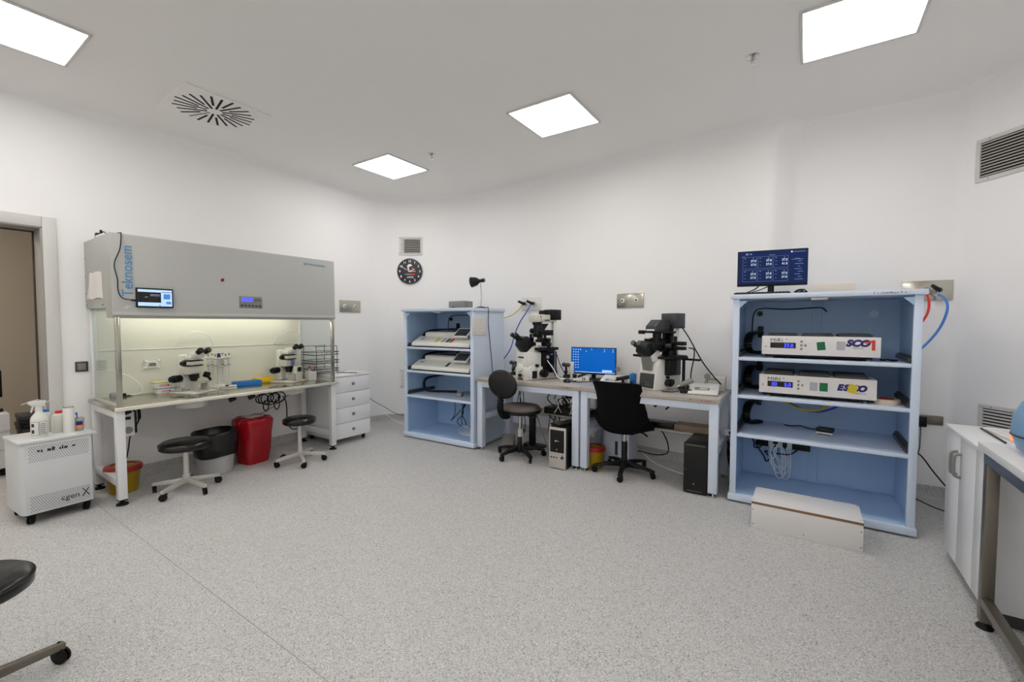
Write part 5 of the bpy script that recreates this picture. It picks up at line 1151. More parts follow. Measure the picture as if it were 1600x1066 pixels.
# ------------------------------------------------------------------ anti vibration tables
def table(label, x0, x1, txt):
    y0, y1 = 3.825, 4.45
    t = thing('lab_table', label, 'table', ((x0 + x1) / 2, (y0 + y1) / 2, 0), 0, 'pale blue framed lab tables')
    m = MB(); m.box(x0 - 0.012, x1 + 0.012, y0 - 0.012, y1 + 0.01, 0.772, 0.815, 0.006); wobj('tabletop', m, GREIGE, t)
    lw = 0.07
    for x in (x0, x1 - lw):
        for y in (y0, y1 - lw):
            m = MB(); m.box(x, x + lw, y, y + lw, 0.035, 0.772, 0.004); l = wobj('leg', m, FRAMEP, t)
            m = MB(); m.cyl((x + lw / 2, y + lw / 2, 0), (x + lw / 2, y + lw / 2, 0.012), 0.032, n=18); m.cyl((x + lw / 2, y + lw / 2, 0.01), (x + lw / 2, y + lw / 2, 0.04), 0.009, n=10); wobj('foot', m, CHROME, l)
        m = MB(); m.box(x + 0.004, x + lw - 0.004, y0 + lw, y1 - lw, 0.712, 0.770, 0.003); wobj('side_rail', m, FRAMEP, t)
        m = MB(); m.box(x + 0.004, x + lw - 0.004, y0 + lw, y1 - lw, 0.345, 0.405, 0.003); wobj('side_rail', m, FRAMEP, t)
    for y in (y0 + 0.002, y1 - lw):
        m = MB(); m.box(x0 + lw, x1 - lw, y, y + lw * 0.9, 0.712, 0.770, 0.003); wobj('top_rail', m, FRAMEP, t)
    m = MB(); m.box(x0 + lw, x1 - lw, y1 - lw, y1 - 0.01, 0.345, 0.405, 0.003); wobj('low_rail', m, FRAMEP, t)
    m = MB(); m.box(x0 + lw, x1 - lw, y1 - 0.26, y1 - 0.0, 0.406, 0.424, 0.003); wobj('low_shelf', m, GREIGE, t)
    m = MB(); strokes(m, frame_m((x1 - 0.22, y0 - 0.0125, 0.788), (1, 0, 0), (0, 0, 1)), 0.18, 0.012, txt); wobj('small_print', m, REDL if x0 > -2.5 else DKTXT, t)
    m = MB()
    for i in range(22):
        for j in range(10):
            cx, cy = x0 + 0.06 + i * (x1 - x0 - 0.12) / 21, y0 + 0.05 + j * 0.058
            m.cyl((cx, cy, 0.8145), (cx, cy, 0.8156), 0.0042, n=6)
    wobj('tapped_hole', m, CREAMW, t, kind='stuff')
    return t
T1 = table('pale blue framed lab table with a cream microscope, nearest the smaller cabinet', -3.04, -1.80, 5)
T2 = table('pale blue framed lab table with a black and white microscope, nearest the larger cabinet', -1.78, -0.572, 6)
ZT = 0.8155

# inverted microscope 1 (cream)
t = thing('inverted_microscope', 'tall cream inverted microscope with black stage and lamp tower', 'microscope', (-2.43, 4.12, ZT), math.radians(-20))
m = MB(); m.box(-0.095, 0.095, -0.235, 0.235, 0.0, 0.14, 0.012); m.box(-0.09, 0.09, -0.225, -0.02, 0.12, 0.30, 0.014); obj('body', m, CREAMW, t)
m = MB(); m.prism([(-0.245, 0.0), (-0.20, 0.30), (-0.12, 0.36), (-0.04, 0.30), (-0.04, 0.0)], -0.07, 0.07, Matrix(((0, 0, 1, 0), (1, 0, 0, 0), (0, 1, 0, 0), (0, 0, 0, 1))), 0.01); obj('front_column', m, CREAM, t)
m = MB(); m.cyl((0.08, -0.15, 0.08), (0.105, -0.15, 0.08), 0.075, n=32, bev=0.006); obj('side_boss', m, CREAMW, t)
m = MB(); m.cyl((0.0, -0.23, 0.13), (0.0, -0.255, 0.135), 0.042, n=28, bev=0.005); obj('front_boss', m, CREAMW, t)
m = MB(); m.box(-0.05, 0.04, -0.232, -0.222, 0.235, 0.25, 0.002); m.box(-0.03, 0.05, -0.25, -0.236, 0.012, 0.024, 0.002); obj('slot', m, BLACK, t)
m = MB(); m.box(0.088, 0.098, -0.01, 0.16, 0.10, 0.30, 0.004); m.box(-0.08, 0.092, 0.0, 0.17, 0.13, 0.31, 0.01); obj('objective_bay', m, BLACKM, t)
m = MB(); m.cyl((0.05, 0.06, 0.19), (0.07, 0.05, 0.31), 0.02, 0.014, 14); m.cyl((0.098, 0.06, 0.24), (0.10, 0.06, 0.24), 0.02, n=14); m.box(0.098, 0.101, 0.10, 0.13, 0.262, 0.274); obj('objective', m, ALU, t)
m = MB(); m.box(-0.13, 0.14, -0.10, 0.18, 0.315, 0.345, 0.005); m.box(0.08, 0.15, 0.02, 0.12, 0.30, 0.318, 0.004); obj('stage', m, BLACK, t)
m = MB(); m.box(-0.11, 0.09, -0.095, 0.03, 0.3455, 0.352, 0.001); obj('stage_plate', m, CREAMW, t)
# binocular head
m = MB(); m.prism([(-0.10, 0.31), (-0.20, 0.29), (-0.27, 0.37), (-0.25, 0.45), (-0.18, 0.47), (-0.11, 0.40)], -0.062, 0.062, Matrix(((0, 0, 1, 0), (1, 0, 0, 0), (0, 1, 0, 0), (0, 0, 0, 1))), 0.012); hd = obj('binocular_head', m, BLACK, t)
for s in (-1, 1):
    a = Vector((s * 0.033, -0.24, 0.43)); d = Vector((0, -0.78, 0.5)).normalized()
    m = MB(); m.cyl(a, a + d * 0.07, 0.021, 0.018, 18); m.cyl(a + d * 0.07, a + d * 0.105, 0.02, 0.024, 18); obj('eyepiece', m, BLACK, hd)
# lamp tower
m = MB(); m.box(0.0, 0.05, 0.19, 0.235, 0.12, 0.66, 0.006); obj('pillar', m, CREAMW, t)
m = MB(); m.box(-0.05, 0.055, -0.09, 0.22, 0.615, 0.70, 0.012); obj('lamp_arm', m, CREAM, t)
m = MB(); m.box(-0.055, 0.065, 0.10, 0.255, 0.64, 0.755, 0.006, Matrix.Translation((0, 0.03, 0))); m.box(-0.05, 0.06, 0.05, 0.14, 0.70, 0.745, 0.01); obj('lamp_housing', m, BLACKM, t)
m = MB(); m.box(0.055, 0.057, 0.05, 0.12, 0.632, 0.642); m.box(0.055, 0.057, 0.0, 0.004, 0.63, 0.69); m.cyl((0.055, -0.01, 0.68), (0.058, -0.01, 0.68), 0.006, n=8); obj('arm_mark', m, BLACK, t)
m = MB(); m.cyl((0, -0.01, 0.616), (0, -0.01, 0.585), 0.055, 0.05, 20); m.cyl((0, 0.0, 0.585), (0, 0.0, 0.49), 0.048, 0.052, 20); m.prism([(0.0, 0.60), (0.12, 0.60), (0.06, 0.53), (0.0, 0.53)], -0.04, 0.04, Matrix(((0, 0, 1, 0), (1, 0, 0, 0), (0, 1, 0, 0), (0, 0, 0, 1)))); m.cyl((0, -0.0, 0.49), (0, -0.0, 0.40), 0.06, 0.045, 20); m.box(-0.02, 0.04, 0.05, 0.19, 0.47, 0.53, 0.006); obj('condenser', m, BLACKM, t)
for s in (-1, 1): m = MB(); m.cyl((s * 0.05, -0.01, 0.52), (s * 0.10, -0.01, 0.52), 0.03, n=18, bev=0.004); obj('condenser_knob', m, BLACK, t)
# fine manipulators fixed to the stage
for s in (-1, 1):
    m = MB(); m.box(s * 0.06, s * 0.15, -0.06, 0.02, 0.40, 0.45, 0.006); m.box(s * 0.09, s * 0.17, -0.03, 0.05, 0.36, 0.40, 0.006); m.cyl((s * 0.12, -0.06, 0.42), (s * 0.12, -0.12, 0.42), 0.018, 0.015, 14); m.cyl((s * 0.15, 0.0, 0.43), (s * 0.195, 0.0, 0.43), 0.02, n=14, bev=0.003); m.cyl((s * 0.12, 0.0, 0.45), (s * 0.12, 0.0, 0.485), 0.016, n=12); m.cyl((s * 0.10, -0.05, 0.36), (s * 0.02, -0.01, 0.36), 0.004, n=6)
    m.box(s * 0.13, s * 0.155, 0.02, 0.05, 0.345, 0.44, 0.003)
    obj('manipulator', m, BLACKM, t)
m = MB(); m.box(0.02, 0.06, -0.075, -0.06, 0.40, 0.455, 0.003); obj('white_holder', m, CREAMW, t)
m = MB(); m.cyl((0.10, -0.02, 0.07), (0.16, -0.02, 0.07), 0.042, n=22, bev=0.005); m.cyl((0.16, -0.02, 0.07), (0.18, -0.02, 0.07), 0.026, n=18, bev=0.003); obj('focus_knob', m, BLACK, t); m = MB(); m.cyl((0.10, 0.08, 0.10), (0.13, 0.08, 0.10), 0.03, n=16); m.cyl((0.10, -0.10, 0.155), (0.125, -0.10, 0.155), 0.017, n=14); m.box(0.096, 0.115, -0.16, -0.10, 0.02, 0.10, 0.003); m.cyl((0.02, -0.245, 0.055), (0.02, -0.27, 0.055), 0.017, n=14); obj('small_controls', m, BLACK, t, kind='stuff')
m = MB(); m.box(-0.13, -0.10, -0.15, -0.10, 0.18, 0.26, 0.002); m.cyl((-0.10, -0.16, 0.12), (-0.16, -0.18, 0.14), 0.026, n=14, bev=0.003); m.cyl((-0.10, -0.22, 0.13), (-0.15, -0.22, 0.13), 0.022, n=14, bev=0.003); m.cyl((-0.10, -0.18, 0.09), (-0.15, -0.18, 0.08), 0.02, n=14); obj('left_knob', m, DGREY, t)
m = MB(); m.cyl((0.13, 0.10, 0.16), (0.155, 0.10, 0.07), 0.016, n=12); m.cyl((0.14, 0.14, 0.30), (0.14, 0.14, 0.06), 0.008, n=8); m.cyl((0.14, 0.14, 0.09), (0.14, 0.14, 0.04), 0.016, n=12); obj('stage_drive', m, BLACKM, t)
single('scope_lead', MB().tube([(-2.31, 4.12, 1.02), (-2.22, 4.10, 0.93), (-2.17, 4.09, 0.86), (-2.12, 4.10, 0.825)], 0.005, 6), CABLEW, 'white lead running from the cream microscope to the table', 'cable')
single('scope_lead', MB().tube([(-2.25, 4.22, 1.08), (-2.20, 4.20, 0.98), (-2.14, 4.18, 0.90), (-2.05, 4.14, 0.822), (-1.97, 4.13, 0.821)], 0.005, 6), BLACK, 'black lead running from the cream microscope stage to the table', 'cable')

def joystick(label, x, y, rz=0.0):
    t = thing('joystick_controller', label, 'joystick', (x, y, ZT), rz, 'micromanipulator joysticks on the first table')
    m = MB(); m.box(-0.055, 0.055, -0.07, 0.06, 0, 0.02, 0.005); m.box(0.0, 0.05, 0.02, 0.055, 0.02, 0.19, 0.006); obj('base', m, CREAMW, t)
    m = MB(); m.cyl((-0.015, -0.01, 0.02), (-0.015, -0.01, 0.055), 0.034, 0.024, 18); m.cyl((-0.015, -0.01, 0.055), (-0.015, -0.01, 0.14), 0.012, n=12); m.sph((-0.015, -0.01, 0.085), 0.02, n=12); obj('stick', m, BLACK, t)
    m = MB(); m.cyl((-0.055, -0.01, 0.155), (-0.025, -0.01, 0.165), 0.022, n=16, bev=0.003); m.cyl((0.0, -0.02, 0.165), (0.03, -0.02, 0.155), 0.02, n=16, bev=0.003); m.box(-0.03, 0.0, -0.02, 0.0, 0.135, 0.175, 0.004); obj('knob', m, DGREY, t)
    m = MB(); m.cyl((0.02, -0.03, 0.02), (0.02, -0.03, 0.06), 0.018, n=14, bev=0.002); obj('side_knob', m, BLACKM, t)
joystick('joystick with black knobs beside the cabinet end of the first table', -2.73, 4.12)
joystick('joystick with black knobs between the cream microscope and the blue screen', -2.12, 4.23)
mouse('black mouse at the front edge of the first table', (-2.03, 4.03, ZT), 0.9)
t, s_ = monitor('desktop_monitor', 'computer screen with bright blue desktop on the first table', (-1.90, 4.40, ZT), math.radians(8), 0.49, 0.29, 0.055, SCRBLUE, 0.1)
m = MB(); Z0 = 0.055
for r in range(8):
    for c in range(3 if r > 0 else 4):
        m.box(-0.222 + c * 0.026, -0.213 + c * 0.026, -0.0145, -0.0133, Z0 + 0.262 - r * 0.028, Z0 + 0.270 - r * 0.028)
for (x, z) in ((-0.02, 0.265), (0.12, 0.265), (0.12, 0.245), (0.21, 0.265), (0.21, 0.245), (-0.08, 0.245)): m.box(x, x + 0.008, -0.0145, -0.0133, Z0 + z, Z0 + z + 0.008)
obj('desktop_icon', m, SCRTXT, s_)
m = MB(); m.box(0.10, 0.205, -0.0147, -0.0133, Z0 + 0.03, Z0 + 0.052); m.box(-0.2, 0.236, -0.0146, -0.0133, Z0 + 0.0185, Z0 + 0.026); obj('notification', m, SCRPALE, s_)
single('monitor_lead', MB().tube([(-1.84, 4.44, 0.90), (-1.77, 4.42, 0.885), (-1.74, 4.40, 0.85), (-1.77, 4.34, 0.822), (-1.86, 4.30, 0.822)], 0.004, 6), BLACK, 'black lead looping behind the bright blue computer screen', 'cable')
single('table_lead', MB().tube([(-2.02, 4.02, 0.822), (-1.96, 4.06, 0.821), (-1.90, 4.08, 0.821), (-1.84, 4.18, 0.821), (-1.82, 4.28, 0.822)], 0.004, 6), BLACK, 'black mouse lead along the top of the first table', 'cable')
t = thing('pipette_holder', 'white and black fine holder lying below the bright blue screen', 'tool', (-1.99, 4.20, ZT), 0.4)
m = MB(); m.box(-0.05, 0.05, -0.03, 0.03, 0, 0.03, 0.005); m.box(0.06, 0.12, -0.02, 0.02, 0, 0.045, 0.004); obj('base', m, CREAMW, t)
m = MB(); m.cyl((-0.03, 0, 0.03), (-0.03, 0, 0.07), 0.022, n=14); m.cyl((0.0, 0.02, 0.04), (0.09, 0.05, 0.075), 0.012, 0.014, 12); m.box(0.07, 0.08, -0.0205, -0.0195, 0.01, 0.035); obj('holder', m, BLACK, t)

# inverted microscope 2
t = thing('inverted_microscope', 'black topped white inverted microscope with dark front display', 'microscope', (-1.13, 4.15, ZT), math.radians(-25))
YZ = Matrix(((0, 0, 1, 0), (1, 0, 0, 0), (0, 1, 0, 0), (0, 0, 0, 1)))
m = MB(); m.prism([(-0.175, 0.0), (-0.15, 0.22), (-0.09, 0.285), (0.17, 0.285), (0.17, 0.0)], -0.10, 0.10, YZ, 0.01); m.prism([(-0.155, 0.25), (-0.19, 0.32), (-0.10, 0.40), (-0.05, 0.285)], -0.06, 0.06, YZ, 0.01); obj('body', m, CREAMW, t)
m = MB(); Mt = Matrix.Translation((0, -0.1705, 0.11)) @ Matrix.Rotation(math.atan2(0.025, 0.22), 4, 'X')
m.box(-0.08, 0.08, -0.008, 0.004, -0.075, 0.055, 0.004, Matrix.Translation((0, -0.002, 0)) @ Matrix.Translation((0, -0.1655, 0.095)) @ Matrix.Rotation(-math.atan2(0.025, 0.22), 4, 'X')); dsp = obj('front_display', m, DGREY, t)
m = MB()
for k in range(5): m.box(-0.005 + (k % 3) * 0.025, 0.005 + (k % 3) * 0.025, -0.012, -0.006, -0.055 + (k // 3) * 0.022, -0.047 + (k // 3) * 0.022, 0.001, Matrix.Translation((0, -0.1675, 0.095)) @ Matrix.Rotation(-math.atan2(0.025, 0.22), 4, 'X'))
obj('key', m, MGREY, dsp)
m = MB(); m.prism([(-0.162, 0.175), (-0.156, 0.225), (-0.185, 0.30), (-0.191, 0.298)], -0.055, 0.055, YZ, 0.002); obj('sloped_panel', m, MGREY, t)
m = MB(); m.box(0.085, 0.155, -0.05, 0.10, 0.135, 0.28, 0.006); obj('side_module', m, BLACK, t)
m = MB(); m.box(0.152, 0.157, 0.04, 0.10, 0.14, 0.275, 0.002); obj('module_cover', m, DGREY, t)
m = MB(); m.cyl((0.10, -0.02, 0.065), (0.15, -0.02, 0.065), 0.032, n=20, bev=0.003); m.cyl((0.15, -0.02, 0.065), (0.165, -0.02, 0.065), 0.02, n=16); obj('focus_knob', m, BLACK, t); m = MB(); m.cyl((0.10, 0.03, 0.07), (0.13, 0.03, 0.07), 0.025, n=16); m.cyl((0.10, -0.02, 0.115), (0.12, -0.02, 0.115), 0.014, n=12); obj('small_controls', m, BLACK, t, kind='stuff')
m = MB(); m.box(-0.16, 0.19, -0.10, 0.16, 0.285, 0.305, 0.004); m.box(0.12, 0.24, -0.04, 0.08, 0.298, 0.322, 0.004); m.box(-0.22, -0.14, -0.12, -0.03, 0.29, 0.312, 0.004); obj('stage', m, BLACK, t)
m = MB(); m.box(-0.09, 0.09, -0.19, -0.07, 0.36, 0.44, 0.02); m.prism([(-0.20, 0.30), (-0.26, 0.35), (-0.24, 0.42), (-0.16, 0.44), (-0.10, 0.36)], -0.065, 0.065, YZ, 0.014); hd = obj('binocular_head', m, BLACK, t)
for s in (-1, 1):
    a = Vector((s * 0.035, -0.235, 0.39)); d = Vector((0, -0.82, 0.42)).normalized()
    m = MB(); m.cyl(a, a + d * 0.06, 0.022, 0.019, 18); m.cyl(a + d * 0.06, a + d * 0.095, 0.021, 0.024, 18); obj('eyepiece', m, DGREY, hd)
m = MB(); m.cyl((-0.09, -0.13, 0.40), (-0.15, -0.14, 0.40), 0.02, n=14); m.box(-0.17, -0.145, -0.16, -0.12, 0.38, 0.42, 0.003); obj('side_port', m, BLACK, t)
m = MB(); m.box(-0.03, 0.085, 0.06, 0.16, 0.30, 0.60, 0.006); obj('pillar', m, BLACKM, t)
m = MB(); m.box(0.085, 0.093, 0.08, 0.15, 0.30, 0.58, 0.002); obj('pillar_trim', m, CREAMW, t)
m = MB(); m.box(-0.05, 0.12, 0.07, 0.20, 0.56, 0.70, 0.006); obj('lamp_housing', m, DGREY, t)
m = MB(); m.prism([(-0.13, 0.53), (-0.13, 0.58), (-0.06, 0.64), (0.08, 0.64), (0.08, 0.53)], -0.06, 0.06, YZ, 0.006); ah = obj('lamp_arm', m, DGREY, t)
m = MB(); m.box(-0.045, 0.045, -0.1325, -0.130, 0.538, 0.552); obj('maker_mark', m, SCRTXT if False else WTXT, ah)
m = MB(); m.box(-0.18, -0.05, -0.08, -0.04, 0.515, 0.535, 0.004); m.box(-0.19, -0.13, -0.085, -0.05, 0.505, 0.54, 0.004); m.box(-0.05, 0.10, -0.10, 0.10, 0.515, 0.532, 0.003); obj('filter_lever', m, BLACK, t)
m = MB(); m.cyl((-0.01, -0.03, 0.35), (-0.01, -0.03, 0.47), 0.052, 0.065, 24); m.cyl((-0.01, -0.03, 0.46), (-0.01, -0.03, 0.515), 0.04, n=20); m.box(-0.09, 0.05, -0.09, 0.06, 0.40, 0.46, 0.01); m.box(-0.10, -0.02, -0.10, -0.03, 0.44, 0.465, 0.004); obj('condenser', m, BLACKM, t)
m = MB(); m.box(-0.085, -0.03, -0.102, -0.094, 0.462, 0.474, 0.002); m.box(-0.03, 0.0, -0.11, -0.10, 0.33, 0.355, 0.003); obj('white_tab', m, CREAMW, t)
m = MB(); m.box(0.13, 0.17, -0.02, 0.03, 0.32, 0.49, 0.005); m.box(0.17, 0.27, -0.03, 0.03, 0.41, 0.445, 0.006); m.box(0.17, 0.27, -0.03, 0.03, 0.37, 0.402, 0.006); m.cyl((0.10, -0.04, 0.40), (0.155, -0.02, 0.40), 0.03, n=16, bev=0.004); m.cyl((0.15, -0.03, 0.32), (0.15, -0.03, 0.36), 0.02, n=12); m.cyl((0.12, -0.05, 0.37), (0.02, -0.08, 0.33), 0.004, n=6); obj('manipulator', m, BLACKM, t)
m = MB(); m.box(-0.20, -0.12, -0.06, 0.02, 0.36, 0.44, 0.01); m.cyl((-0.16, -0.06, 0.40), (-0.16, -0.11, 0.40), 0.024, n=14); obj('manipulator', m, BLACKM, t)
t = thing('rod_stand', 'black rod stand behind the black topped microscope', 'stand', (-0.94, 4.26, ZT), -0.3)
m = MB(); m.cyl((0, 0, 0), (0, 0, 0.29), 0.014, n=12); m.box(-0.03, 0.16, -0.008, 0.008, 0.265, 0.285, 0.003); m.box(-0.045, 0.045, -0.03, 0.03, 0.0, 0.03, 0.005); m.cyl((0, 0, 0.02), (0, 0, 0.07), 0.022, n=12); obj('rod', m, BLACK, t)
single('scope_lead', MB().tube([(-0.98, 4.24, 1.42), (-0.90, 4.24, 1.30), (-0.83, 4.22, 1.18), (-0.76, 4.22, 1.06), (-0.68, 4.24, 0.95), (-0.62, 4.26, 0.88)], 0.006, 6), BLACK, 'black lead slanting from the lamp of the black topped microscope', 'cable')
single('scope_lead', MB().tube([(-0.88, 4.18, 1.20), (-0.83, 4.14, 1.19), (-0.82, 4.10, 1.12), (-0.83, 4.05, 1.0), (-0.83, 4.02, 0.93), (-0.85, 4.0, 0.88)], 0.006, 6), BLACK, 'black lead hanging down to the small joystick', 'cable')
t = thing('joystick', 'small grey joystick on a black block on the second table', 'joystick', (-0.86, 4.0, ZT), 0.2)
m = MB(); m.box(-0.05, 0.05, -0.035, 0.035, 0, 0.035, 0.008); m.cyl((0, 0, 0.03), (0, 0, 0.06), 0.02, 0.015, 14); obj('base', m, BLACK, t)
m = MB(); m.cyl((-0.05, 0, 0.065), (0.055, 0.01, 0.115), 0.022, 0.024, 18, bev=0.004); obj('grip', m, MGREY, t)
m = MB(); m.cyl((-0.075, -0.003, 0.052), (-0.045, 0, 0.067), 0.012, 0.018, 12); obj('tip', m, CHROME, t)
single('table_lead', MB().tube([(-1.05, 3.93, 0.822), (-0.98, 3.95, 0.822), (-0.92, 3.98, 0.83), (-0.90, 4.0, 0.86)], 0.005, 6), BLACK, 'black lead lying in front of the black topped microscope', 'cable')

def slanted(label, x, y, rz):
    t = thing('slanted_controller', label, 'controller', (x, y, ZT), rz, 'slanted white controllers on the second table')
    m = MB(); m.prism([(-0.13, 0.0), (-0.13, 0.02), (0.11, 0.075), (0.12, 0.07), (0.12, 0.0)], -0.12, 0.12, YZ, 0.012); obj('casing', m, CREAMW, t)
    sl = Matrix.Translation((0, -0.03, 0.0445)) @ Matrix.Rotation(math.atan2(0.055, 0.24), 4, 'X')
    m = MB(); m.box(-0.07, 0.05, -0.04, 0.02, 0, 0.0015, 0, sl); p = obj('control_patch', m, MGREY, t)
    m = MB(); m.box(-0.03, 0.03, -0.03, 0.0, 0.001, 0.003, 0.0, sl); m.box(0.06, 0.10, 0.0, 0.008, 0.0, 0.002, 0, sl); obj('patch_mark', m, CREAM, p)
    m = MB(); m.cyl((0.0, 0.10, 0.07), (0.015, 0.11, 0.12), 0.004, n=8); m.cyl((0.018, 0.112, 0.135), (0.018, 0.122, 0.135), 0.026, n=18); obj('round_knob', m, MGREY, t)
    return t
slanted('slanted white controller near the larger cabinet end of the second table', -0.73, 4.08, 0.1)
slanted('slanted white controller behind the black shell chair', -1.60, 4.20, 0.1)
t = thing('cream_box', 'cream instrument box standing behind the slanted white controller', 'box', (-0.68, 4.32, ZT), 0.05)
m = MB(); m.box(-0.085, 0.085, -0.05, 0.10, 0, 0.125, 0.006); obj('case', m, CREAM, t); m = MB(); m.box(-0.06, -0.055, -0.0525, -0.05, 0.02, 0.11); m.box(-0.05, 0.02, -0.0525, -0.05, 0.10, 0.105); obj('slot', m, BLACK, t)
t = thing('small_blue_box', 'small blue box beside the black topped microscope', 'box', (-1.415, 4.26, ZT), -0.2)
m = MB(); m.box(-0.022, 0.022, -0.03, 0.03, 0, 0.11, 0.006); obj('case', m, BLUE, t); m = MB(); m.box(-0.012, 0.012, -0.0305, -0.03, 0.0, 0.03); obj('foot_slot', m, BLACK, t)
t = thing('joystick', 'black and grey joystick lying on the slanted controller behind the shell chair', 'joystick', (-1.47, 4.12, ZT), 0.3)
m = MB(); m.cyl((-0.07, 0, 0.06), (0.06, 0.02, 0.085), 0.02, 0.018, 14, bev=0.003); m.box(-0.04, 0.03, -0.03, 0.03, 0, 0.03, 0.006); m.cyl((0, 0, 0.03), (0, 0, 0.07), 0.013, n=10); obj('grip', m, BLACK, t)
m = MB(); m.cyl((-0.085, -0.002, 0.057), (-0.065, 0, 0.061), 0.022, n=14); obj('ring', m, ALU, t)
single('table_lead', MB().tube([(-1.55, 4.30, 0.86), (-1.50, 4.32, 0.89), (-1.45, 4.33, 0.89), (-1.42, 4.27, 0.93)], 0.005, 6), BLACK, 'black lead reaching the small blue box', 'cable')

# ---- chairs
def star_base(t, r, rot, m_, hub=0.035, zc=0.075, cr=0.028):
    m = MB(); m.cyl((0, 0, 0.05), (0, 0, 0.22), hub, hub * 0.8, 20, bev=0.004); m.cyl((0, 0, 0.06), (0, 0, 0.115), 0.05, n=20, bev=0.004); obj('hub', m, m_, t)
    for k in range(5):
        a = rot + k * 2 * PI / 5
        m = MB(); m.prism([(0.03, 0.065), (0.03, 0.115), (r * 0.6, 0.10), (r, 0.075), (r, 0.055), (r * 0.6, 0.072)], -0.022, 0.022, Matrix.Rotation(a, 4, 'Z') @ Matrix(((1, 0, 0, 0), (0, 0, 1, 0), (0, 1, 0, 0), (0, 0, 0, 1))), 0.005); l = obj('base_arm', m, m_, t)
        m = MB(); caster(m, (r - 0.01) * math.cos(a), (r - 0.01) * math.sin(a), 0, cr, a + k); obj('caster', m, RUBBER, l)
t = thing('swivel_chair', 'swivel chair with a black round back and worn brown seat', 'chair', (-2.50, 3.88, 0), 0)
star_base(t, 0.265, math.radians(-105), BLACK)
m = MB(); m.cyl((0, 0, 0.2), (0, 0, 0.465), 0.014, n=14); obj('gas_column', m, CHROME, t)
m = MB(); m.cyl((0, 0, 0.2), (0, 0, 0.30), 0.026, n=18); m.cyl((0.03, 0, 0.09), (0.03, 0, 0.465), 0.004, n=8); m.box(-0.10, 0.10, -0.13, 0.12, 0.462, 0.482, 0.004); m.box(-0.16, -0.05, -0.15, -0.06, 0.462, 0.485, 0.004); obj('mechanism', m, ALU, t)
m = MB(); m.cyl((0.12, -0.02, 0.455), (0.20, 0.0, 0.45), 0.016, n=12); m.cyl((0.04, 0.0, 0.458), (0.13, -0.01, 0.455), 0.01, n=8); obj('lever', m, BLACK, t)
m = MB(); m.lathe([(0, 0.485), (0.20, 0.485), (0.222, 0.50), (0.225, 0.52), (0.20, 0.55), (0.15, 0.56), (0, 0.555)], 40, None, 1.0, 0.95); st = obj('seat', m, BRFAB, t, smooth=60)
m = MB(); m.lathe([(0, 0.477), (0.21, 0.477), (0.229, 0.492), (0.23, 0.515), (0.226, 0.518), (0, 0.49)], 40, None, 1.0, 0.95); obj('seat_rim', m, BLACK, st)
m = MB(); P = spline([(-0.04, -0.17, 0.465), (-0.05, -0.24, 0.475), (-0.055, -0.285, 0.54), (-0.055, -0.285, 0.62), (-0.055, -0.27, 0.72)], 6)
for k, p in enumerate(P):
    d = (P[min(k + 1, len(P) - 1)] - P[max(k - 1, 0)]).normalized(); m.cyl(p - d * 0.009, p + d * 0.009, 0.034 if k % 2 else 0.026, n=14)
obj('back_bellows', m, RUBBER, t)
m = MB(); Mb = Matrix.Translation((-0.055, -0.25, 0.80)) @ Matrix.Rotation(math.radians(6), 4, 'Z') @ Matrix.Rotation(math.radians(82), 4, 'X') @ Matrix.Rotation(math.radians(-25), 4, 'Z')
m.lathe([(0, -0.03), (0.13, -0.028), (0.155, -0.016), (0.162, 0.0), (0.155, 0.016), (0.13, 0.026), (0, 0.018)], 40, Mb, 1.08, 0.86); obj('backrest', m, BLACK, t, smooth=60)
# shell chair
t = thing('shell_chair', 'black upholstered shell chair on a black star base at the second table', 'chair', (-1.41, 4.02, 0), 0)
star_base(t, 0.29, math.radians(-78), BLACK, 0.03)
m = MB(); m.cyl((0, 0, 0.2), (0, 0, 0.30), 0.027, n=18); m.box(-0.12, 0.12, -0.12, 0.12, 0.40, 0.425, 0.004); m.tube([(0.10, 0.0, 0.41), (0.17, 0.0, 0.405), (0.22, -0.01, 0.38)], 0.008, 8); obj('mechanism', m, BLACK, t)
m = MB(); m.cyl((0, 0, 0.3), (0, 0, 0.41), 0.014, n=14); obj('gas_column', m, CHROME, t)
m = MB(); b = m.bm
NU, NV = 20, 14
def shell(u, v, off):
    # u -1..1 across, v 0..1 from the front of the seat up to the top of the back
    sd = abs(u) ** 3
    if v < 0.5:
        s = v / 0.5; y = 0.20 - 0.36 * s; z = 0.45 - 0.012 * math.sin(s * PI); w_ = 0.225 + 0.03 * math.sin(s * PI / 2)
        return Vector((u * w_, y + 0.03 * sd * s, z + 0.14 * sd * s ** 1.5))
    s = (v - 0.5) / 0.5
    y = -0.16 - 0.085 * math.sin(min(1.0, s * 1.6) * PI / 2) - 0.03 * s
    z = 0.45 + 0.445 * s ** 0.92
    w_ = 0.255 - 0.045 * math.sin(min(1.0, s * 1.5) * PI / 2) + 0.01 * s
    return Vector((u * w_, y + (0.03 + 0.15 * math.sin(min(1, s * 2) * PI / 2) * (1 - s) ** 0.7) * sd + 0.03 * abs(u) ** 2 * s, z + 0.14 * sd * (1 - s) ** 3 - (0.015 * abs(u) ** 8 if s > 0.85 else 0)))
g0 = [[b.verts.new(shell(-1 + 2 * i / NU, j / NV, 0)) for i in range(NU + 1)] for j in range(NV + 1)]
g1 = [[b.verts.new(shell(-1 + 2 * i / NU, j / NV, 0) + Vector((0, -0.04 * min(1, max(0, (j / NV - 0.35) * 3)), -0.05 * (1 - min(1, max(0, (j / NV - 0.45) * 3)))))) for i in range(NU + 1)] for j in range(NV + 1)]
for G, fl_ in ((g0, 1), (g1, 0)):
    for j in range(NV):
        for i in range(NU):
            f = (G[j][i], G[j][i + 1], G[j + 1][i + 1], G[j + 1][i]); b.faces.new(f if fl_ else f[::-1])
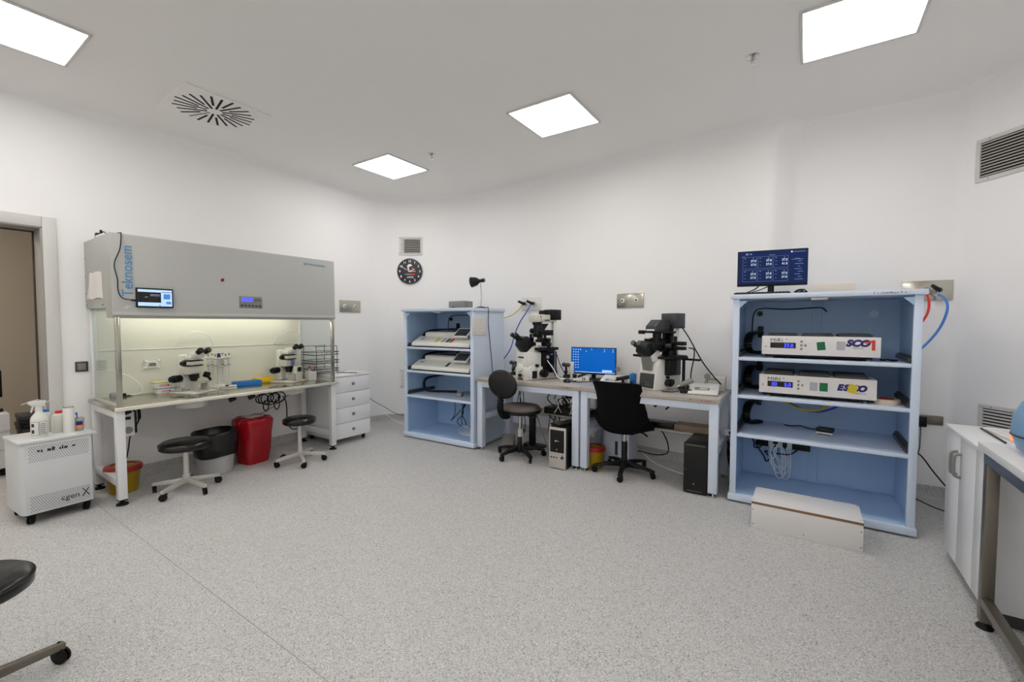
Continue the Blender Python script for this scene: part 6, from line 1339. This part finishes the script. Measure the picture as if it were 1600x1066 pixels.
edge0 = [(0, i) for i in range(NU)] + [(j, NU) for j in range(NV)] + [(NV, i) for i in range(NU, 0, -1)] + [(j, 0) for j in range(NV, 0, -1)]
for k in range(len(edge0)):
    a, c = edge0[k], edge0[(k + 1) % len(edge0)]
    b.faces.new((g0[a[0]][a[1]], g1[a[0]][a[1]], g1[c[0]][c[1]], g0[c[0]][c[1]]))
bmesh.ops.recalc_face_normals(b, faces=b.faces)
obj('shell_seat', m, BFAB, t, smooth=70)

# ---- computers and bins under the tables
t = thing('computer_tower', 'silver fronted black computer tower under the first table', 'computer', (-1.99, 3.94, 0), 0.03)
m = MB(); m.box(-0.088, 0.088, -0.18, 0.20, 0.008, 0.405, 0.005); m.box(-0.08, 0.08, -0.16, 0.18, 0, 0.01); obj('case', m, BLACK, t)
m = MB(); m.box(-0.09, 0.09, -0.20, -0.178, 0.008, 0.408, 0.008); fr = obj('front', m, ALU, t)
m = MB(); m.box(-0.075, 0.075, -0.2035, -0.199, 0.165, 0.385, 0.003); bp = obj('dark_panel', m, BLACK, fr)
m = MB()
for k in range(4): m.box(-0.06 + k * 0.024, -0.052 + k * 0.024, -0.2015, -0.199, 0.145, 0.150)
for k in range(3): m.box(-0.07 + k * 0.03, -0.055 + k * 0.03, -0.2015, -0.199, 0.108, 0.122)
m.prism([(0.03, 0.12), (0.05, 0.13), (0.055, 0.155), (0.065, 0.13), (0.075, 0.12), (0.055, 0.10)], -0.0, 0.0012, frame_m((0, -0.2, 0), (1, 0, 0), (0, 0, 1)))
obj('port', m, DKTXT, fr)
m = MB(); m.text('NEO', 0.022, frame_m((-0.025, -0.2037, 0.27), (1, 0, 0), (0, 0, 1))) if False else m.box(-0.022, 0.0, -0.2042, -0.203, 0.272, 0.284); m.box(0.008, 0.018, -0.2042, -0.203, 0.274, 0.281); m.cyl((0, -0.203, 0.195), (0, -0.2045, 0.195), 0.006, n=10); obj('maker_mark', m, ALU, fr)
t = thing('keyboard', 'black keyboard lying on the silver fronted computer tower', 'keyboard', (-1.99, 3.97, 0.408), math.radians(70))
m = MB(); m.box(-0.17, 0.17, -0.065, 0.065, 0, 0.014, 0.004); obj('case', m, BLACK, t)
m = MB()
for r in range(5):
    for c in range(14): m.box(-0.16 + c * 0.023, -0.142 + c * 0.023, -0.055 + r * 0.022, -0.038 + r * 0.022, 0.013, 0.019)
obj('keys', m, DGREY, t, kind='stuff')
t = thing('computer_tower', 'plain black computer tower under the second table near the larger cabinet', 'computer', (-0.746, 4.02, 0), 0.0)
m = MB(); m.box(-0.085, 0.095, -0.17, 0.20, 0.008, 0.425, 0.006); m.box(-0.075, 0.085, -0.16, 0.18, 0, 0.01); obj('case', m, BLACKM, t)
m = MB(); m.box(-0.087, 0.097, -0.19, -0.168, 0.008, 0.425, 0.006); fr = obj('front', m, BLACK, t)
m = MB(); m.box(-0.075, 0.082, -0.1915, -0.189, 0.408, 0.412); m.box(-0.06, 0.06, -0.1915, -0.189, 0.025, 0.028); obj('front_line', m, MGREY, fr)
m = MB(); m.cyl((-0.005, -0.189, 0.085), (-0.005, -0.192, 0.085), 0.006, n=10); m.cyl((-0.07, -0.189, 0.2), (-0.07, -0.1915, 0.2), 0.003, n=8); obj('lamp_dot', m, CHROME, fr)
sharps('waste_tub', 'yellow waste tub with red lid between the two lab tables', (-1.72, 4.02, 0), 0, 0.085, 0.10, 0.20)
t = thing('white_carton', 'white labelled carton standing upright between the two lab tables', 'carton', (-1.655, 4.55, 0)) if False else None
t = thing('electronics_box', 'flat black electronics box on the low shelf of the first table', 'device', (-2.16, 4.31, 0.424))
m = MB(); m.box(-0.24, 0.28, -0.10, 0.12, 0, 0.07, 0.005); obj('case', m, BLACK, t); m = MB(); m.box(-0.10, -0.085, -0.101, -0.1, 0.03, 0.04); m.cyl((0.1, -0.1, 0.035), (0.1, -0.103, 0.035), 0.01, n=10); obj('lamp_dot', m, CREAM, t)
t = thing('grey_controller', 'grey control box with sloped front on the floor under the first table', 'device', (-2.80, 4.10, 0), 0.5)
m = MB(); m.prism([(-0.12, 0.0), (-0.14, 0.05), (0.02, 0.15), (0.07, 0.13), (0.07, 0.0)], -0.07, 0.07, YZ, 0.008); obj('case', m, MGREY, t)
t = thing('pedestal_post', 'black pedestal post under the back of the first table', 'stand', (-2.60, 4.30, 0))
m = MB(); m.box(-0.03, 0.03, -0.03, 0.03, 0.02, 0.40, 0.004); m.box(-0.12, 0.16, -0.08, 0.08, 0, 0.022, 0.004); obj('post', m, BLACKM, t)
t = thing('tall_grey_unit', 'pale grey upright unit on the floor under the second table', 'cabinet', (-1.53, 4.28, 0), -0.1)
m = MB(); m.box(-0.15, 0.12, -0.09, 0.10, 0.012, 0.34, 0.006); m.box(-0.14, 0.11, -0.08, 0.09, 0, 0.013); obj('case', m, FRAMEP, t); m = MB(); m.box(-0.03, 0.0, -0.092, -0.089, 0.10, 0.24, 0.002); m.box(0.04, 0.045, -0.0915, -0.09, 0.02, 0.33); obj('slot', m, DGREY, t)
# cable clutter under the tables
random.seed(21)
def hank(label, cx, cy, z0, z1, n, sp, mt, r=0.006):
    m = MB()
    for k in range(n):
        x0 = cx + random.uniform(-sp, sp); x1 = cx + random.uniform(-sp, sp); xm = cx + random.uniform(-sp, sp)
        m.tube([(x0, cy + random.uniform(-.05, .05), z1), (xm, cy + random.uniform(-.08, .02), (z0 * .35 + z1 * .65)), (xm + random.uniform(-.07, .07), cy + random.uniform(-.08, .02), (z0 * .7 + z1 * .3)), (x1, cy + random.uniform(-.05, .05), z0)], r, 5, 4)
    single('cable_clutter', m, mt, label, 'cable', group='cable clutter under the tables')
hank('tangle of black cables dropping from the first table onto the electronics box', -2.18, 4.24, 0.50, 0.76, 9, 0.13, BLACK)
hank('knot of black cables heaped over the electronics box', -2.06, 4.20, 0.50, 0.66, 8, 0.16, BLACK, 0.007)
hank('thin white cables among the black ones under the first table', -2.12, 4.15, 0.46, 0.76, 3, 0.12, CABLEW, 0.004)
hank('tangle of black cables between the electronics box and the floor', -2.22, 4.17, 0.05, 0.42, 7, 0.10, BLACK)
hank('black cables hanging below the cabinet side end of the first table', -2.72, 4.22, 0.16, 0.76, 4, 0.08, BLACK, 0.005)
hank('black cables hanging at the gap between the two tables', -1.66, 4.10, 0.42, 0.76, 5, 0.05, BLACK, 0.006)
single('cable_clutter', MB().tube([(-2.45, 4.12, 0.45), (-2.38, 4.1, 0.30), (-2.30, 4.08, 0.14), (-2.22, 4.02, 0.08), (-2.14, 4.0, 0.04)], 0.006, 6), CABLEG, 'grey cable slanting down behind the silver fronted tower', 'cable')
single('cable_clutter', MB().tube([(-2.95, 4.2, 0.012), (-2.8, 4.05, 0.01), (-2.7, 4.12, 0.01), (-2.6, 4.05, 0.01), (-2.5, 4.15, 0.01)], 0.007, 6), CABLEY, 'pale yellow cable lying on the floor under the first table', 'cable')
single('chair_lead', MB().tube([(-1.20, 4.28, 0.44), (-1.13, 4.28, 0.38), (-1.08, 4.30, 0.26), (-1.10, 4.34, 0.16), (-1.22, 4.36, 0.12), (-1.4, 4.40, 0.12)], 0.006, 6), BLACK, 'black cable looping down beside the black shell chair', 'cable')
single('floor_cable', MB().tube([(-1.55, 4.48, 0.18), (-1.38, 4.44, 0.10), (-1.22, 4.38, 0.03), (-1.0, 4.30, 0.008), (-0.84, 4.25, 0.008)], 0.004, 6), CABLEW, 'thin white cable curving on the floor under the second table', 'cable')
single('chair_lead', MB().tube([(-0.80, 4.30, 0.76), (-0.78, 4.28, 0.70), (-0.70, 4.26, 0.66), (-0.62, 4.26, 0.70), (-0.6, 4.26, 0.76)], 0.011, 8), BLACK, 'thick black cable sagging under the second table top', 'cable')
single('chair_lead', MB().tube([(-1.10, 4.25, 0.76), (-1.14, 4.25, 0.68), (-1.20, 4.25, 0.62)], 0.011, 8), BLACK, 'thick black cable stub under the second table top behind the chair', 'cable')
single('chair_lead', MB().tube([(-0.95, 4.28, 0.765), (-1.02, 4.27, 0.68), (-1.10, 4.27, 0.60)], 0.007, 8), BLACK, 'thin black cable slanting under the middle of the second table', 'cable')
t = thing('box_lid', 'black flat box on the low shelf of the second table', 'box', (-1.18, 4.30, 0.424), 0.0)
m = MB(); m.box(-0.12, 0.16, -0.06, 0.07, 0, 0.05, 0.004); obj('case', m, BLACKM, t)
t = thing('carton', 'low brown carton on the low shelf of the second table', 'box', (-0.86, 4.31, 0.424), 0.0)
m = MB(); m.box(-0.15, 0.20, -0.08, 0.08, 0, 0.055, 0.003); obj('case', m, mat('brown_card', (150, 132, 112), 0.75), t)
t = thing('wall_socket_box', 'cream socket block with a black plug in the gap beside the larger cabinet', 'socket', (-0.535, 4.30, 0.424))
m = MB(); m.box(-0.05, 0.05, -0.03, 0.03, 0, 0.055, 0.004); obj('block', m, CREAMW, t); m = MB(); m.cyl((0.0, -0.03, 0.03), (0.0, -0.034, 0.03), 0.018, n=14); m.cyl((0.03, -0.03, 0.06), (0.03, -0.0, 0.09), 0.02, n=12); m.tube([(0.03, 0, 0.08), (0.01, 0.0, 0.16), (0.03, 0, 0.26)], 0.006, 6); obj('plug', m, BLACK, t)
hank('black cables in the gap between the second table and the larger cabinet', -0.53, 4.20, 0.03, 0.40, 4, 0.02, BLACK, 0.006)

# ------------------------------------------------------------------ right hand furniture
t = thing('low_cupboard', 'glossy white two door cupboard beyond the steel table', 'cupboard', (1.02, 3.2, 0))
m = MB(); m.box(0.75, 1.30, 2.95, 3.685, 0.06, 0.795, 0.003); wobj('body', m, CABWHITE, t)
m = MB(); m.box(0.72, 1.32, 2.94, 3.70, 0.795, 0.813, 0.002); wobj('top', m, WHITE, t)
m = MB(); m.box(0.79, 1.28, 2.96, 3.66, 0.0, 0.062); wobj('plinth', m, DGREY, t)
for k, (a, b_) in enumerate(((3.42, 3.685), (3.145, 3.415), (2.952, 3.14))):
    m = MB(); m.box(0.73, 0.75, a, b_, 0.062, 0.79, 0.002); d = wobj('door', m, CABWHITE, t)
    if k < 2:
        yh = 3.455 if k == 0 else 3.385
        m = MB(); m.tube([(0.73, yh, 0.70), (0.705, yh, 0.69), (0.700, yh, 0.66), (0.700, yh, 0.60), (0.705, yh, 0.575), (0.73, yh, 0.565)], 0.008, 10); wobj('handle', m, MGREY, d)
m = MB(); m.box(0.0, 0.24, 0.0, 0.33, 0, 0.012, 0.002); ks = single('printed_sheet', m, PAPER, 'white printed sheet pad lying on the cupboard top', 'paper', (0.90, 3.24, 0.813), 0.12)
m = MB()
for i in range(10):
    for j in range(6): m.box(0.02 + j * 0.035, 0.04 + j * 0.035, 0.02 + i * 0.03, 0.024 + i * 0.03, 0.012, 0.0124)
obj('printing', m, GSTK, ks)
m = MB(); m.cyl((0, -0.19, 0.005), (0, 0.19, 0.005), 0.005, n=8); single('rod', m, DKTXT, 'thin dark rod lying beside the printed sheet pad', 'rod', (0.853, 3.42, 0.813), 0.0)

t = thing('steel_table', 'white topped table with a steel frame cut off by the picture edge', 'table', (1.0, 2.35, 0))
m = MB(); m.box(0.685, 1.45, 1.80, 2.935, 0.832, 0.868, 0.004); wobj('tabletop', m, WHITE, t)
m = MB(); m.box(0.70, 1.40, 1.82, 2.91, 0.822, 0.834); wobj('under_layer', m, BLACK, t)
m = MB(); m.box(0.703, 0.743, 1.82, 2.92, 0.772, 0.822, 0.003); m.box(0.743, 1.4, 2.88, 2.92, 0.772, 0.822, 0.003); wobj('top_rail', m, mat('blue_grey_steel', (112, 122, 132), 0.35, 0.75), t)
for (x, y) in ((0.703, 2.87), (1.36, 2.87), (0.703, 1.84), (1.36, 1.84)):
    m = MB(); m.box(x, x + 0.045, y, y + 0.045, 0.03, 0.772, 0.003); l = wobj('leg', m, DSTEEL, t)
    m = MB(); m.lathe([(0, 0), (0.03, 0), (0.032, 0.006), (0.02, 0.022), (0.012, 0.03), (0, 0.03)], 18, Matrix.Translation((x + 0.022, y + 0.022, 0))); wobj('foot', m, RUBBER, l)
m = MB(); m.box(0.703, 0.743, 1.885, 2.87, 0.11, 0.15, 0.003); wobj('stretcher', m, DSTEEL, t); m = MB(); m.box(1.36, 1.40, 1.885, 2.87, 0.11, 0.15, 0.003); wobj('stretcher', m, DSTEEL, t)
t = thing('under_cabinet', 'grey white drawer cabinet standing under the steel framed table', 'cabinet', (1.15, 2.50, 0))
m = MB(); m.box(0.93, 1.34, 2.20, 2.80, 0.07, 0.74, 0.004); m.box(0.93, 1.34, 2.20, 2.80, 0.0, 0.0) if False else None; wobj('body', m, mat('mauve_white_laminate', (196, 195, 200), 0.3), t)
m = MB(); m.box(0.96, 1.32, 2.23, 2.77, 0.0, 0.07); wobj('plinth', m, BLACK, t)
m = MB(); m.box(0.912, 0.93, 2.21, 2.79, 0.40, 0.73, 0.002); d = wobj('drawer', m, CABWHITE, t)
m = MB(); m.box(0.895, 0.912, 2.42, 2.52, 0.55, 0.575, 0.003); wobj('handle', m, ALU, d)
t = thing('blue_device', 'rounded pale blue device with an orange light at the picture edge', 'device', (0.885, 2.74, 0.868), 0.0)
m = MB(); m.lathe([(0, 0), (0.10, 0), (0.125, 0.02), (0.145, 0.09), (0.14, 0.16), (0.115, 0.22), (0.09, 0.235), (0, 0.24)], 36, None, 1.0, 1.1); obj('casing', m, DEVBLUE, t, smooth=60)
m = MB(); m.lathe([(0.1385, 0.075), (0.1465, 0.078), (0.1465, 0.083), (0.1415, 0.085)], 36, None, 1.0, 1.1); obj('seam_ring', m, DGREY, t)
m = MB(); m.cyl((-0.125, 0.035, 0.06), (-0.139, 0.038, 0.06), 0.013, n=18); obj('light_button', m, ORANGE, t)
